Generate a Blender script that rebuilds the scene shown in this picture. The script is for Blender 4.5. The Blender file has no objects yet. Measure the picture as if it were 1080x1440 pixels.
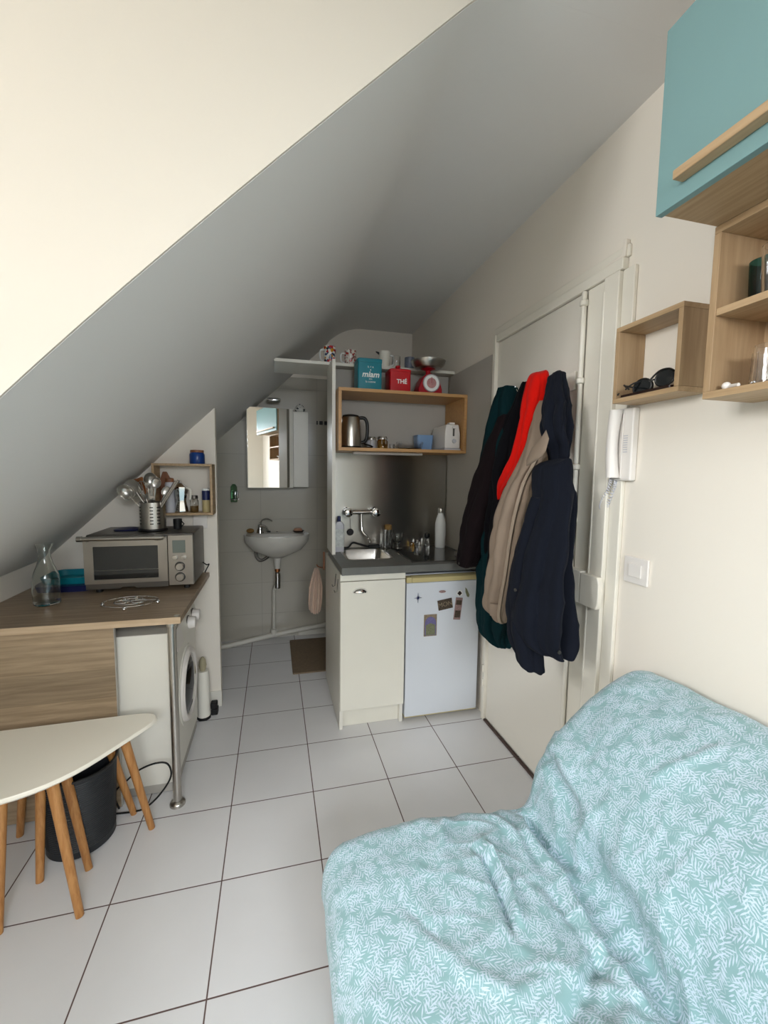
import bpy, math, random
from mathutils import Vector, Matrix, noise
random.seed(7)
PI=math.pi
sc=bpy.context.scene
COL=sc.collection

# ------------------------------------------------------------------ helpers
class MB:
    def __init__(s): s.v=[]; s.f=[]
    def add(s,vs,fs):
        n=len(s.v); s.v+= [tuple(v) for v in vs]; s.f+=[tuple(i+n for i in f) for f in fs]; return s
    def box(s,x0,x1,y0,y1,z0,z1):
        return s.add([(x0,y0,z0),(x1,y0,z0),(x1,y1,z0),(x0,y1,z0),(x0,y0,z1),(x1,y0,z1),(x1,y1,z1),(x0,y1,z1)],
              [(0,3,2,1),(4,5,6,7),(0,1,5,4),(1,2,6,5),(2,3,7,6),(3,0,4,7)])
    def rings(s,R,cap0=True,cap1=True,closed=True):
        n=len(R[0]); vs=[p for r in R for p in r]; fs=[]
        for i in range(len(R)-1):
            for j in range(n if closed else n-1):
                k=(j+1)%n; fs.append((i*n+j,i*n+k,(i+1)*n+k,(i+1)*n+j))
        if cap0: fs.append(tuple(range(n-1,-1,-1)))
        if cap1: fs.append(tuple((len(R)-1)*n+j for j in range(n)))
        return s.add(vs,fs)
    def lathe(s,c,prof,axis='z',seg=32,cap0=True,cap1=True):
        R=[]
        for r,h in prof:
            ring=[]
            for j in range(seg):
                a=2*PI*j/seg; u,w=max(r,1e-4)*math.cos(a),max(r,1e-4)*math.sin(a)
                if axis=='z': ring.append((c[0]+u,c[1]+w,c[2]+h))
                elif axis=='y': ring.append((c[0]+w,c[1]+h,c[2]+u))
                else: ring.append((c[0]+h,c[1]+u,c[2]+w))
            R.append(ring)
        return s.rings(R,cap0,cap1)
    def cyl(s,p0,p1,r0,r1=None,seg=20):
        return s.tube([p0,p1],[r0,r0 if r1 is None else r1],seg)
    def tube(s,pts,r,seg=12,cap=True):
        P=[Vector(p) for p in pts]; n=len(P)
        rs=r if isinstance(r,(list,tuple)) else [r]*n
        R=[]; prev=None
        for i,p in enumerate(P):
            t=(P[min(i+1,n-1)]-P[max(i-1,0)]).normalized()
            if prev is None:
                up=Vector((0,0,1)) if abs(t.z)<.9 else Vector((1,0,0))
                a=t.cross(up).normalized()
            else:
                a=(prev-t*prev.dot(t)).normalized()
            prev=a; b=t.cross(a)
            R.append([tuple(p+(a*math.cos(2*PI*j/seg)+b*math.sin(2*PI*j/seg))*rs[i]) for j in range(seg)])
        return s.rings(R,cap,cap)
    def torus(s,c,R,r,axis='z',seg=40,sg=10,sx=1,sy=1):
        vs=[];fs=[]
        for i in range(seg):
            a=2*PI*i/seg
            for j in range(sg):
                b=2*PI*j/sg; q=R+r*math.cos(b); u,w,h=q*math.cos(a)*sx,q*math.sin(a)*sy,r*math.sin(b)
                if axis=='z': vs.append((c[0]+u,c[1]+w,c[2]+h))
                elif axis=='y': vs.append((c[0]+u,c[1]+h,c[2]+w))
                else: vs.append((c[0]+h,c[1]+u,c[2]+w))
                i2=(i+1)%seg;j2=(j+1)%sg
                fs.append((i*sg+j,i2*sg+j,i2*sg+j2,i*sg+j2))
        return s.add(vs,fs)
    def prism(s,poly,a,b,axis='y'):
        """poly: 2-D outline; extruded from a to b along axis"""
        def P(u,w,h):
            return {'y':(u,h,w),'z':(u,w,h),'x':(h,u,w)}[axis]
        return s.rings([[P(u,w,a) for u,w in poly],[P(u,w,b) for u,w in poly]])
    def ball(s,c,r,sx=1,sy=1,sz=1,seg=20,rg=12):
        R=[]
        for i in range(rg+1):
            t=PI*i/rg; rr=max(math.sin(t),.004)
            R.append([(c[0]+r*sx*rr*math.cos(2*PI*j/seg),c[1]+r*sy*rr*math.sin(2*PI*j/seg),c[2]-r*sz*math.cos(t)) for j in range(seg)])
        return s.rings(R)
    def xf(s,M): s.v=[tuple(M@Vector(v)) for v in s.v]; return s

def worigin(o):
    v=Vector((0,0,0))
    while o: v+=o.location; o=o.parent
    return v
def obj(name,mb,m,parent=None,bevel=0,smooth=35,sub=0,label=None,uv=None):
    me=bpy.data.meshes.new(name)
    o=worigin(parent)
    me.from_pydata([(v[0]-o.x,v[1]-o.y,v[2]-o.z) for v in mb.v],[],mb.f)
    me.update()
    import bmesh
    b=bmesh.new(); b.from_mesh(me); bmesh.ops.recalc_face_normals(b,faces=b.faces); b.to_mesh(me); b.free()
    if smooth:
        me.shade_smooth(); me.set_sharp_from_angle(angle=math.radians(smooth))
    me.materials.append(m)
    ob=bpy.data.objects.new(name,me); COL.objects.link(ob)
    if parent: ob.parent=parent
    if bevel:
        md=ob.modifiers.new('Bevel','BEVEL'); md.width=bevel; md.segments=2; md.limit_method='ANGLE'; md.angle_limit=.6; md.harden_normals=True
    if sub:
        md=ob.modifiers.new('Sub','SUBSURF'); md.levels=sub; md.render_levels=sub
    if label: ob['label']=label
    return ob
def thing(name,loc,label,cat,group=None):
    o=bpy.data.objects.new(name,None); COL.objects.link(o); o.location=loc; o.empty_display_size=.05
    o['label']=label; o['category']=cat
    if group: o['group']=group
    return o
def tag(o,label,cat,group=None):
    # re-origin a single-mesh thing at the centre of its base
    me=o.data; xs=[v.co.x for v in me.vertices]; ys=[v.co.y for v in me.vertices]; zs=[v.co.z for v in me.vertices]
    c=Vector(((min(xs)+max(xs))/2,(min(ys)+max(ys))/2,min(zs)))
    me.transform(Matrix.Translation(-c)); o.location=c
    o['label']=label; o['category']=cat
    if group: o['group']=group
    return o
def struct(name,mb,m,parent=None,bevel=0,smooth=35):
    o=obj(name,mb,m,parent,bevel,smooth)
    if not parent: o['kind']='structure'
    return o
def text(body,size,m,parent,M,name='lettering',extrude=.0006,align='CENTER',shear=0,offset=0):
    cu=bpy.data.curves.new('t','FONT'); cu.body=body; cu.size=size; cu.extrude=extrude; cu.align_x=align; cu.align_y='CENTER'; cu.shear=shear; cu.offset=offset
    t=bpy.data.objects.new('t',cu); COL.objects.link(t)
    bpy.context.view_layer.update()
    me=bpy.data.meshes.new_from_object(t.evaluated_get(bpy.context.evaluated_depsgraph_get()))
    bpy.data.objects.remove(t); me.transform(M)
    me.transform(Matrix.Translation(-worigin(parent)))
    me.materials.clear(); me.materials.append(m)
    o=bpy.data.objects.new(name,me); COL.objects.link(o); o.parent=parent
    return o
def face_y(x,y,z): # text plane facing -y
    return Matrix.Translation((x,y,z))@Matrix.Rotation(PI/2,4,'X')
def bez(P,n=12):
    out=[]
    for i in range(n+1):
        t=i/n; q=[Vector(p) for p in P]
        while len(q)>1: q=[q[k].lerp(q[k+1],t) for k in range(len(q)-1)]
        out.append(tuple(q[0]))
    return out
def spline(P,n=8):
    P=[Vector(p) for p in P]; out=[]
    for i in range(len(P)-1):
        a=P[max(i-1,0)];b=P[i];c=P[i+1];d=P[min(i+2,len(P)-1)]
        for k in range(n):
            t=k/n; out.append(.5*((2*b)+(c-a)*t+(2*a-5*b+4*c-d)*t*t+(3*b-a-3*c+d)*t**3))
    out.append(P[-1]); return out

# ------------------------------------------------------------------ materials
def lin(h):
    if isinstance(h,str):
        c=[int(h[i:i+2],16)/255 for i in (0,2,4)]
    else: c=h
    return tuple((x/12.92 if x<=.04045 else ((x+.055)/1.055)**2.4) for x in c)+(1,)
def mat(name,col,rough=.5,metal=0,bump=0,bscale=200,var=0,vscale=6,coat=0,trans=0,ior=1.45,sheen=0,aniso=0,spec=.5,emit=None):
    m=bpy.data.materials.new(name); m.use_nodes=True; nt=m.node_tree; b=nt.nodes['Principled BSDF']
    c=lin(col); b.inputs['Base Color'].default_value=c
    b.inputs['Roughness'].default_value=rough; b.inputs['Metallic'].default_value=metal
    b.inputs['Coat Weight'].default_value=coat; b.inputs['Transmission Weight'].default_value=trans
    b.inputs['IOR'].default_value=ior; b.inputs['Sheen Weight'].default_value=sheen
    b.inputs['Anisotropic'].default_value=aniso; b.inputs['Specular IOR Level'].default_value=spec
    tc=nt.nodes.new('ShaderNodeTexCoord')
    if var:
        n=nt.nodes.new('ShaderNodeTexNoise'); n.inputs['Scale'].default_value=vscale; n.inputs['Detail'].default_value=5
        nt.links.new(tc.outputs['Object'],n.inputs['Vector'])
        r=nt.nodes.new('ShaderNodeMixRGB'); r.inputs[1].default_value=tuple(x*(1-var) for x in c[:3])+(1,); r.inputs[2].default_value=tuple(min(1,x*(1+var)) for x in c[:3])+(1,)
        nt.links.new(n.outputs['Fac'],r.inputs[0]); nt.links.new(r.outputs[0],b.inputs['Base Color'])
    if bump:
        n=nt.nodes.new('ShaderNodeTexNoise'); n.inputs['Scale'].default_value=bscale; n.inputs['Detail'].default_value=4
        nt.links.new(tc.outputs['Object'],n.inputs['Vector'])
        bp=nt.nodes.new('ShaderNodeBump'); bp.inputs['Strength'].default_value=bump; bp.inputs['Distance'].default_value=.002
        nt.links.new(n.outputs['Fac'],bp.inputs['Height']); nt.links.new(bp.outputs[0],b.inputs['Normal'])
    if emit: b.inputs['Emission Color'].default_value=lin(emit[0]); b.inputs['Emission Strength'].default_value=emit[1]
    return m
def wood(name,c0,c1,rough=.45,stretch=(1.5,30,30),scale=3,planks=None):
    m=bpy.data.materials.new(name); m.use_nodes=True; nt=m.node_tree; b=nt.nodes['Principled BSDF']; b.inputs['Roughness'].default_value=rough
    tc=nt.nodes.new('ShaderNodeTexCoord'); mp=nt.nodes.new('ShaderNodeMapping'); mp.inputs['Scale'].default_value=stretch
    nt.links.new(tc.outputs['Object'],mp.inputs[0])
    n=nt.nodes.new('ShaderNodeTexNoise'); n.inputs['Scale'].default_value=scale; n.inputs['Detail'].default_value=8; n.inputs['Roughness'].default_value=.6; n.inputs['Distortion'].default_value=.4
    nt.links.new(mp.outputs[0],n.inputs['Vector'])
    r=nt.nodes.new('ShaderNodeValToRGB'); r.color_ramp.elements[0].position=.35; r.color_ramp.elements[1].position=.65
    r.color_ramp.elements[0].color=lin(c0); r.color_ramp.elements[1].color=lin(c1)
    nt.links.new(n.outputs['Fac'],r.inputs[0]); out=r.outputs[0]
    if planks:
        # boards of height `planks` along local z, each with its own tone
        sx=nt.nodes.new('ShaderNodeSeparateXYZ'); nt.links.new(tc.outputs['Object'],sx.inputs[0])
        d=nt.nodes.new('ShaderNodeMath'); d.operation='DIVIDE'; d.inputs[1].default_value=planks; nt.links.new(sx.outputs['Z'],d.inputs[0])
        fl=nt.nodes.new('ShaderNodeMath'); fl.operation='FLOOR'; nt.links.new(d.outputs[0],fl.inputs[0])
        wn=nt.nodes.new('ShaderNodeTexWhiteNoise'); wn.noise_dimensions='1D'; nt.links.new(fl.outputs[0],wn.inputs['W'])
        hs=nt.nodes.new('ShaderNodeHueSaturation'); nt.links.new(out,hs.inputs['Color'])
        mr=nt.nodes.new('ShaderNodeMapRange'); mr.inputs['To Min'].default_value=.78; mr.inputs['To Max'].default_value=1.18; nt.links.new(wn.outputs['Value'],mr.inputs['Value']); nt.links.new(mr.outputs[0],hs.inputs['Value'])
        out=hs.outputs[0]
    nt.links.new(out,b.inputs['Base Color'])
    bp=nt.nodes.new('ShaderNodeBump'); bp.inputs['Strength'].default_value=.15; bp.inputs['Distance'].default_value=.001
    nt.links.new(n.outputs['Fac'],bp.inputs['Height']); nt.links.new(bp.outputs[0],b.inputs['Normal'])
    return m
def N(nt,t,**k):
    n=nt.nodes.new(t)
    for a,v in k.items(): setattr(n,a,v)
    return n
def math_(nt,op,a,b=None,c=None):
    n=nt.nodes.new('ShaderNodeMath'); n.operation=op
    for i,x in enumerate((a,b,c)):
        if x is None: continue
        if isinstance(x,(int,float)): n.inputs[i].default_value=x
        else: nt.links.new(x,n.inputs[i])
    return n.outputs[0]
def tiles(name,tile,grout,ax,pitch,off,gw,rough=.25,bump=.3,soft=None):
    """square tiles with grout lines in world metres on the two axes ax"""
    m=bpy.data.materials.new(name); m.use_nodes=True; nt=m.node_tree; b=nt.nodes['Principled BSDF']
    ge=nt.nodes.new('ShaderNodeNewGeometry'); sx=nt.nodes.new('ShaderNodeSeparateXYZ'); nt.links.new(ge.outputs['Position'],sx.inputs[0])
    dist=[];ids=[]
    for a,p,o in zip(ax,pitch,off):
        u=math_(nt,'DIVIDE',math_(nt,'SUBTRACT',sx.outputs[a],o),p)
        ids.append(math_(nt,'FLOOR',u))
        fr=math_(nt,'FRACT',u)
        d=math_(nt,'MULTIPLY',math_(nt,'MINIMUM',fr,math_(nt,'SUBTRACT',1,fr)),p)
        dist.append(d)
    d=math_(nt,'MINIMUM',dist[0],dist[1])
    g=nt.nodes.new('ShaderNodeMapRange'); g.inputs['From Min'].default_value=gw*.7; g.inputs['From Max'].default_value=gw*1.15; nt.links.new(d,g.inputs['Value'])
    cv=nt.nodes.new('ShaderNodeCombineXYZ'); nt.links.new(ids[0],cv.inputs[0]); nt.links.new(ids[1],cv.inputs[1])
    wn=nt.nodes.new('ShaderNodeTexWhiteNoise'); nt.links.new(cv.outputs[0],wn.inputs['Vector'])
    nz=nt.nodes.new('ShaderNodeTexNoise'); nz.inputs['Scale'].default_value=5; nz.inputs['Detail'].default_value=6; nt.links.new(ge.outputs['Position'],nz.inputs['Vector'])
    s=math_(nt,'ADD',math_(nt,'MULTIPLY',wn.outputs['Value'],.05),math_(nt,'MULTIPLY',nz.outputs['Fac'],.10))
    val=math_(nt,'ADD',.92,s)
    hs=nt.nodes.new('ShaderNodeHueSaturation'); hs.inputs['Color'].default_value=lin(tile); nt.links.new(val,hs.inputs['Value'])
    mx=nt.nodes.new('ShaderNodeMixRGB'); mx.inputs[1].default_value=lin(grout); nt.links.new(hs.outputs[0],mx.inputs[2]); nt.links.new(g.outputs[0],mx.inputs[0])
    nt.links.new(mx.outputs[0],b.inputs['Base Color'])
    rr=nt.nodes.new('ShaderNodeMapRange'); rr.inputs['To Min'].default_value=.85; rr.inputs['To Max'].default_value=rough; nt.links.new(g.outputs[0],rr.inputs['Value']); nt.links.new(rr.outputs[0],b.inputs['Roughness'])
    bp=nt.nodes.new('ShaderNodeBump'); bp.inputs['Strength'].default_value=bump; bp.inputs['Distance'].default_value=.0015; nt.links.new(g.outputs[0],bp.inputs['Height']); nt.links.new(bp.outputs[0],b.inputs['Normal'])
    return m
def glass(name,col='ffffff',rough=0.0,alpha=None):
    m=bpy.data.materials.new(name); m.use_nodes=True; nt=m.node_tree; b=nt.nodes['Principled BSDF']
    b.inputs['Base Color'].default_value=lin(col); b.inputs['Transmission Weight'].default_value=1; b.inputs['Roughness'].default_value=rough; b.inputs['IOR'].default_value=1.45
    return m

W={}
W['wall']=mat('wall_paint','eae2d5',.85,bump=.25,bscale=35)
W['wall_g']=mat('ceiling_paint','e6e4e0',.85,bump=.2,bscale=30)
W['cheek']=mat('dormer_paint_dimmed','d8d0c3',.85,bump=.2,bscale=30)  # dormer colour darkened to offset the strong window light falling there
W['trim']=mat('gloss_trim_paint','e8e2d4',.4,bump=.15,bscale=20)
W['door']=mat('door_paint','e6e0d4',.45,bump=.12,bscale=12)
W['floor']=tiles('floor_tiles','dddbda','5c4741',(0,1),(.333,.333),(0,0),.0022,rough=.3)
W['bathtile']=tiles('bath_tiles','b5afa1','9a958a',(0,2),(.45,.26),(.41,1.246),.0018,rough=.22,bump=.2)
W['white']=mat('white_lacquer','e6e2d6',.35,var=.03)
W['cream']=mat('cream_lacquer','e8e4d6',.4,var=.03)
W['fridge']=mat('fridge_enamel','d9dde2',.4,bump=.1,bscale=400)
W['yellow']=mat('yellowed_plastic','c9ba86',.45,var=.08,vscale=12)
W['greypanel']=mat('grey_panel','b1aca3',.55,var=.05)
W['counter']=mat('concrete_laminate','6b6b66',.42,var=.25,vscale=14,bump=.05)
W['steel']=mat('stainless_steel','b9b5ae',.28,metal=1)
W['brushed']=mat('brushed_steel','b4b1aa',.30,metal=1,aniso=.85)
_t=W['brushed'].node_tree; _c=_t.nodes.new('ShaderNodeCombineXYZ'); _c.inputs[2].default_value=1; _t.links.new(_c.outputs[0],_t.nodes['Principled BSDF'].inputs['Tangent'])
W['chrome']=mat('chrome','e4e4e4',.08,metal=1)
W['darksteel']=mat('dark_steel','6f6b66',.4,metal=1)
W['ovensteel']=mat('oven_steel','a59f97',.33,metal=1)
W['black']=mat('black_plastic','151515',.4)
W['darkglass']=mat('dark_glass','17191a',.08,coat=.5)
W['hobglass']=mat('hob_glass','2a2a2a',.06,coat=.3)
W['oak']=wood('warm_oak','b98a58','c6985f',.45,(1.2,25,25))
W['oakr']=wood('pale_oak','a48763','b99c78',.5,(25,1.2,25))
W['oaks']=wood('pale_oak_upright','9f8260','b19572',.5,(22,22,1.2))
W['desk']=wood('grey_oak','83705c','a28c72',.42,(1.2,22,22))
W['deskp']=wood('grey_oak_boards','8f7a60','ae977a',.45,(1.2,22,22),planks=.118)
W['leg']=wood('stool_leg_wood','a06a36','bf8a52',.42,(30,30,2))
W['stooltop']=mat('cream_stool_top','f6efdf',.3)
W['porcelain']=mat('porcelain','d8d4ca',.15)
W['mirror']=mat('mirror_glass','f2f2f2',.01,metal=1)
W['teal']=mat('teal_lacquer','789a9a',.5,var=.02)
W['tealtin']=mat('teal_tin','0f7d8c',.35)
W['redtin']=mat('red_enamel','c1121f',.3)
W['redplastic']=mat('red_plastic','a80f22',.3)
W['plastic']=mat('white_plastic','e7e1da',.35)
W['plasticg']=mat('grey_plastic','c3c2c6',.4)
W['glass']=glass('clear_glass')
W['tglass']=glass('teal_glass','2a8a90')
W['greenglass']=glass('green_plastic','9fc8a8',.1)
W['rubber']=mat('rubber','0d0d0d',.6)
W['blue']=mat('blue_enamel','123a7c',.3)
W['navyp']=mat('navy_plastic','1b2350',.4)
W['rug']=mat('brown_mat','7d6b56',.95,bump=.8,bscale=300,var=.2,vscale=60)
W['towel']=mat('peach_towel','cbb09b',.95,bump=.7,bscale=400,sheen=.3)
W['pipe']=mat('painted_pipe','d0ccc0',.4)
W['copper']=mat('copper','9b6440',.3,metal=1)
W['brownwood']=wood('dark_board_wood','7b4a2e','8f5c3a',.5,(20,20,1.5))
W['bluebag']=mat('pale_blue_plastic','7e9fc6',.4)
W['amber']=glass('amber_glass','d9a84c')
W['paper']=mat('printed_card','8a7a63',.6,var=.6,vscale=90)
W['photo1']=mat('dark_print','4b3f33',.5,var=.9,vscale=140)
W['photo2']=mat('pink_print','9b7f7b',.5,var=.7,vscale=160)
W['purple']=mat('purple_print','6d6790',.5,var=.3,vscale=120)
W['olive']=mat('olive_print','77795e',.5,var=.6,vscale=150)
W['whitepaint']=mat('white_paint','f2f2ee',.5)
W['lcd']=mat('lcd','6f766f',.2)
W['sponge']=mat('sponge','8a6a3a',.95,bump=.8,bscale=300)
W['brownglass']=mat('dark_brown_plastic','2a1810',.4)
W['cork']=mat('cork','8c714d',.9,var=.2,vscale=60)
W['leaf']=mat('plant_leaf','3f6b3c',.6)
def cloth(name,c,var=.12,sheen=0,rough=.95):
    sheen=sheen*.15
    return mat(name,c,rough,bump=.35,bscale=700,var=var,vscale=9,sheen=sheen,spec=.15)
W['green_c']=cloth('dark_green_wool','08272b')
W['brown_c']=cloth('dark_brown_wool','170e10',sheen=.1)
W['black_c']=cloth('black_cloth','0d0c10',sheen=.1)
W['red_c']=cloth('red_fleece','d11308',sheen=.3)
W['beige_c']=cloth('taupe_cotton','8c7b6b',sheen=.2)
W['beige_d']=cloth('taupe_placket','a39280',sheen=.2)
W['navy_c']=cloth('navy_cotton','13161f',sheen=.15)
W['navy_d']=cloth('navy_lining','11131f',sheen=.1)

def slipcover():
    m=bpy.data.materials.new('leaf_print_cotton'); m.use_nodes=True; nt=m.node_tree; b=nt.nodes['Principled BSDF']
    b.inputs['Roughness'].default_value=.85; b.inputs['Sheen Weight'].default_value=.2
    uv=nt.nodes.new('ShaderNodeUVMap'); uv.uv_map='UVMap'
    wz=nt.nodes.new('ShaderNodeTexNoise'); wz.inputs['Scale'].default_value=9; nt.links.new(uv.outputs[0],wz.inputs['Vector'])
    wv=N(nt,'ShaderNodeVectorMath',operation='MULTIPLY_ADD'); nt.links.new(wz.outputs['Color'],wv.inputs[0]); wv.inputs[1].default_value=(.022,.022,0); nt.links.new(uv.outputs[0],wv.inputs[2])
    masks=[]
    for k,(sc_,off,p,wd,L) in enumerate([(33,(0,0,0),.0078,.0108,.020),(34,(3.37,1.13,0),.0074,.0102,.019),(39,(7.7,5.2,0),.0068,.0094,.016)]):
        ad=N(nt,'ShaderNodeVectorMath',operation='ADD'); nt.links.new(wv.outputs[0],ad.inputs[0]); ad.inputs[1].default_value=off
        vo=nt.nodes.new('ShaderNodeTexVoronoi'); vo.voronoi_dimensions='2D'; vo.inputs['Scale'].default_value=sc_; nt.links.new(ad.outputs[0],vo.inputs['Vector'])
        su=N(nt,'ShaderNodeVectorMath',operation='SUBTRACT'); nt.links.new(ad.outputs[0],su.inputs[0]); nt.links.new(vo.outputs['Position'],su.inputs[1])
        se=nt.nodes.new('ShaderNodeSeparateColor'); nt.links.new(vo.outputs['Color'],se.inputs[0])
        ang=math_(nt,'MULTIPLY',se.outputs[0],6.283)
        ro=nt.nodes.new('ShaderNodeVectorRotate'); ro.rotation_type='Z_AXIS'; nt.links.new(su.outputs[0],ro.inputs['Vector']); nt.links.new(ang,ro.inputs['Angle'])
        sx=nt.nodes.new('ShaderNodeSeparateXYZ'); nt.links.new(ro.outputs[0],sx.inputs[0])
        ay=math_(nt,'ABSOLUTE',sx.outputs[1])
        xx=sx.outputs[0]
        s=math_(nt,'DIVIDE',math_(nt,'SUBTRACT',xx,math_(nt,'MULTIPLY',ay,1.05)),p)
        fr=math_(nt,'FRACT',math_(nt,'ADD',s,.5))
        tri=math_(nt,'ABSOLUTE',math_(nt,'SUBTRACT',fr,.5))           # 0 at the middle of a leaf
        # leaf narrows to its tip
        tip=math_(nt,'DIVIDE',ay,wd)
        wide=math_(nt,'MULTIPLY',math_(nt,'MULTIPLY',tip,math_(nt,'SUBTRACT',1.04,tip)),.86)
        leaf=math_(nt,'LESS_THAN',tri,wide)
        lim=math_(nt,'LESS_THAN',math_(nt,'ABSOLUTE',math_(nt,'SUBTRACT',xx,math_(nt,'MULTIPLY',ay,.6))),L*.85)
        masks.append(math_(nt,'MULTIPLY',leaf,lim))
    mk=math_(nt,'MAXIMUM',math_(nt,'MAXIMUM',masks[0],masks[1]),math_(nt,'MULTIPLY',masks[2],.45))
    mx=nt.nodes.new('ShaderNodeMixRGB'); mx.inputs[1].default_value=lin('82a5a7'); mx.inputs[2].default_value=lin('b9c9d5'); nt.links.new(mk,mx.inputs[0])
    nt.links.new(mx.outputs[0],b.inputs['Base Color'])
    nz=nt.nodes.new('ShaderNodeTexNoise'); nz.inputs['Scale'].default_value=600; nt.links.new(uv.outputs[0],nz.inputs['Vector'])
    bp=nt.nodes.new('ShaderNodeBump'); bp.inputs['Strength'].default_value=.2; bp.inputs['Distance'].default_value=.001; nt.links.new(nz.outputs['Fac'],bp.inputs['Height']); nt.links.new(bp.outputs[0],b.inputs['Normal'])
    return m
W['slip']=slipcover()
LP=113; LQ=116; EXPO=0.82
# ------------------------------------------------------------------ the room
H=2.54; XW=1.66; YB=2.48; YN=-2.1; KX=-.62
def prof():
    p=[(v.x,v.z) for v in spline([(KX-.2,0,.7494),(-.45,0,1.0965),(-.2,0,1.33),(.0,0,1.515),(.3,0,1.794),(.6,0,2.073),(.93,0,2.380)],3)]
    p+=[(x,z) for x,_,z in bez([(.96,0,2.4228),(1.086,0,2.54),(1.24,0,2.54)],10)]
    p+=[(XW+.1,H)]
    return p
PF=prof()
def prof_near():
    p=[(v.x,v.z) for v in spline([(KX-.2,0,.70),(-.45,0,1.045),(-.2,0,1.300),(.0,0,1.517),(.22,0,1.744),(.54,0,2.058),(.93,0,2.428)],3)]
    p+=[(x,z) for x,_,z in bez([(.97,0,2.4655),(1.05,0,2.54),(1.15,0,2.54)],10)]
    p+=[(XW+.1,H)]
    return p
PR=prof_near()
def slope_band(y0,y1,a=None,b=None):
    # plaster slope between two slightly different sections
    a=a or PR; b=b or PR; R=[]
    for k in range(25):
        t=k/24; q=[(x0+(x1-x0)*t,z0+(z1-z0)*t) for (x0,z0),(x1,z1) in zip(a,b)]
        q=q+[(x,z+.14) for x,z in reversed(q)]
        R.append([(x,y0+(y1-y0)*t,z) for x,z in q])
    return MB().rings(R)
struct('floor',MB().box(-1.1,1.9,YN-.1,YB+.15,-.12,0),W['floor'])
struct('wall_right',MB().box(XW,XW+.15,YN-.1,YB+.15,0,H+.2),W['wall'])
wb=MB().box(KX-.3,XW+.15,YB,YB+.12,0,2.12)
struct('wall_far',wb,W['bathtile'])
struct('wall_far_upper',MB().box(KX-.3,XW+.15,YB-.004,YB+.12,2.12,H+.2),W['wall'])
nx0,nx1,nz0,nz1=.05,1.25,.95,2.15
struct('wall_near',MB().box(KX-.3,nx0,YN-.12,YN,0,H+.2).box(nx1,XW+.15,YN-.12,YN,0,H+.2).box(nx0,nx1,YN-.12,YN,0,nz0).box(nx0,nx1,YN-.12,YN,nz1,H+.2),W['wall'])
nf=MB()
for a,b in ((nx0,nx0+.06),(.62,.68),(nx1-.06,nx1)): nf.box(a,b,YN-.08,YN-.03,nz0,nz1)
for a,b in ((nz0,nz0+.06),(1.38,1.41),(1.75,1.78),(nz1-.06,nz1)): nf.box(nx0+.06,.62,YN-.075,YN-.035,a,b).box(.68,nx1-.06,YN-.075,YN-.035,a,b)
struct('window_added_fill',nf,W['trim'])  # unseen window, added as an opening for the fill light
struct('wall_left',MB().box(KX-.13,KX,YN-.1,YB+.1,0,1.0),W['wall'])
struct('ceiling_slope',slope_band(-.035,YB+.1,PR,PF),W['wall_g'],smooth=40)
DY=-1.75; WX=-1.5
struct('ceiling_slope_near',slope_band(YN-.1,DY),W['wall_g'],smooth=40)
struct('ceiling_dormer',MB().box(WX-.1,XW+.1,DY,-.0352,H,H+.12),W['wall_g'])
# dormer cheeks (triangles above the slope) and the dormer's window wall
ck=[(x,z+.001) for x,z in PR if x<1.145]; ck+=[(1.15,H),(WX,H),(WX,.95)]
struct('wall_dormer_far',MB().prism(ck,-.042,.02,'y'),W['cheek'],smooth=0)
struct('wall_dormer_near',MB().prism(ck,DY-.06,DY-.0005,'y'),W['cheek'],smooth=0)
wx0,wx1=WX-.08,WX; wy0,wy1,wz0,wz1=-1.62,-.60,1.02,2.46
fw=MB().box(wx0,wx1,DY,wy0,.93,H).box(wx0,wx1,wy1,-.03,.93,H).box(wx0,wx1,wy0,wy1,1.0,wz0).box(wx0,wx1,wy0,wy1,wz1,H)
struct('trim_dormer_sill',MB().box(WX-.08,KX-.0005,DY,-.042,.93,.999),W['trim'])
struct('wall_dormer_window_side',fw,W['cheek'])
wf=MB()
ym=(wy0+wy1)/2
for a,b in ((wy0,wy0+.06),(ym-.05,ym+.05),(wy1-.06,wy1)): wf.box(wx0+.01,wx1+.0,a,b,wz0,wz1)
for a,b in ((wz0,wz0+.06),(1.66,1.69),(wz1-.06,wz1)): wf.box(wx0+.012,wx1-.002,wy0+.06,ym-.05,a,b).box(wx0+.012,wx1-.002,ym+.05,wy1-.06,a,b)
wo=struct('window_1',wf,W['trim'])
# near wall window (behind the photographer), unseen, added to let in fill light
# ---- partition behind the oven
pp=[(KX-.01,0),(.205,0),(.205,1.53+.93*.205+.03),(KX-.01,1.53+.93*KX+.03)]
struct('wall_partition',MB().prism(pp,1.47,1.52,'y'),W['wall'],bevel=.002)
struct('trim_partition_plinth',MB().box(.13,.208,1.462,1.4695,.002,.095),W['white'],bevel=.002)
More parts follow.
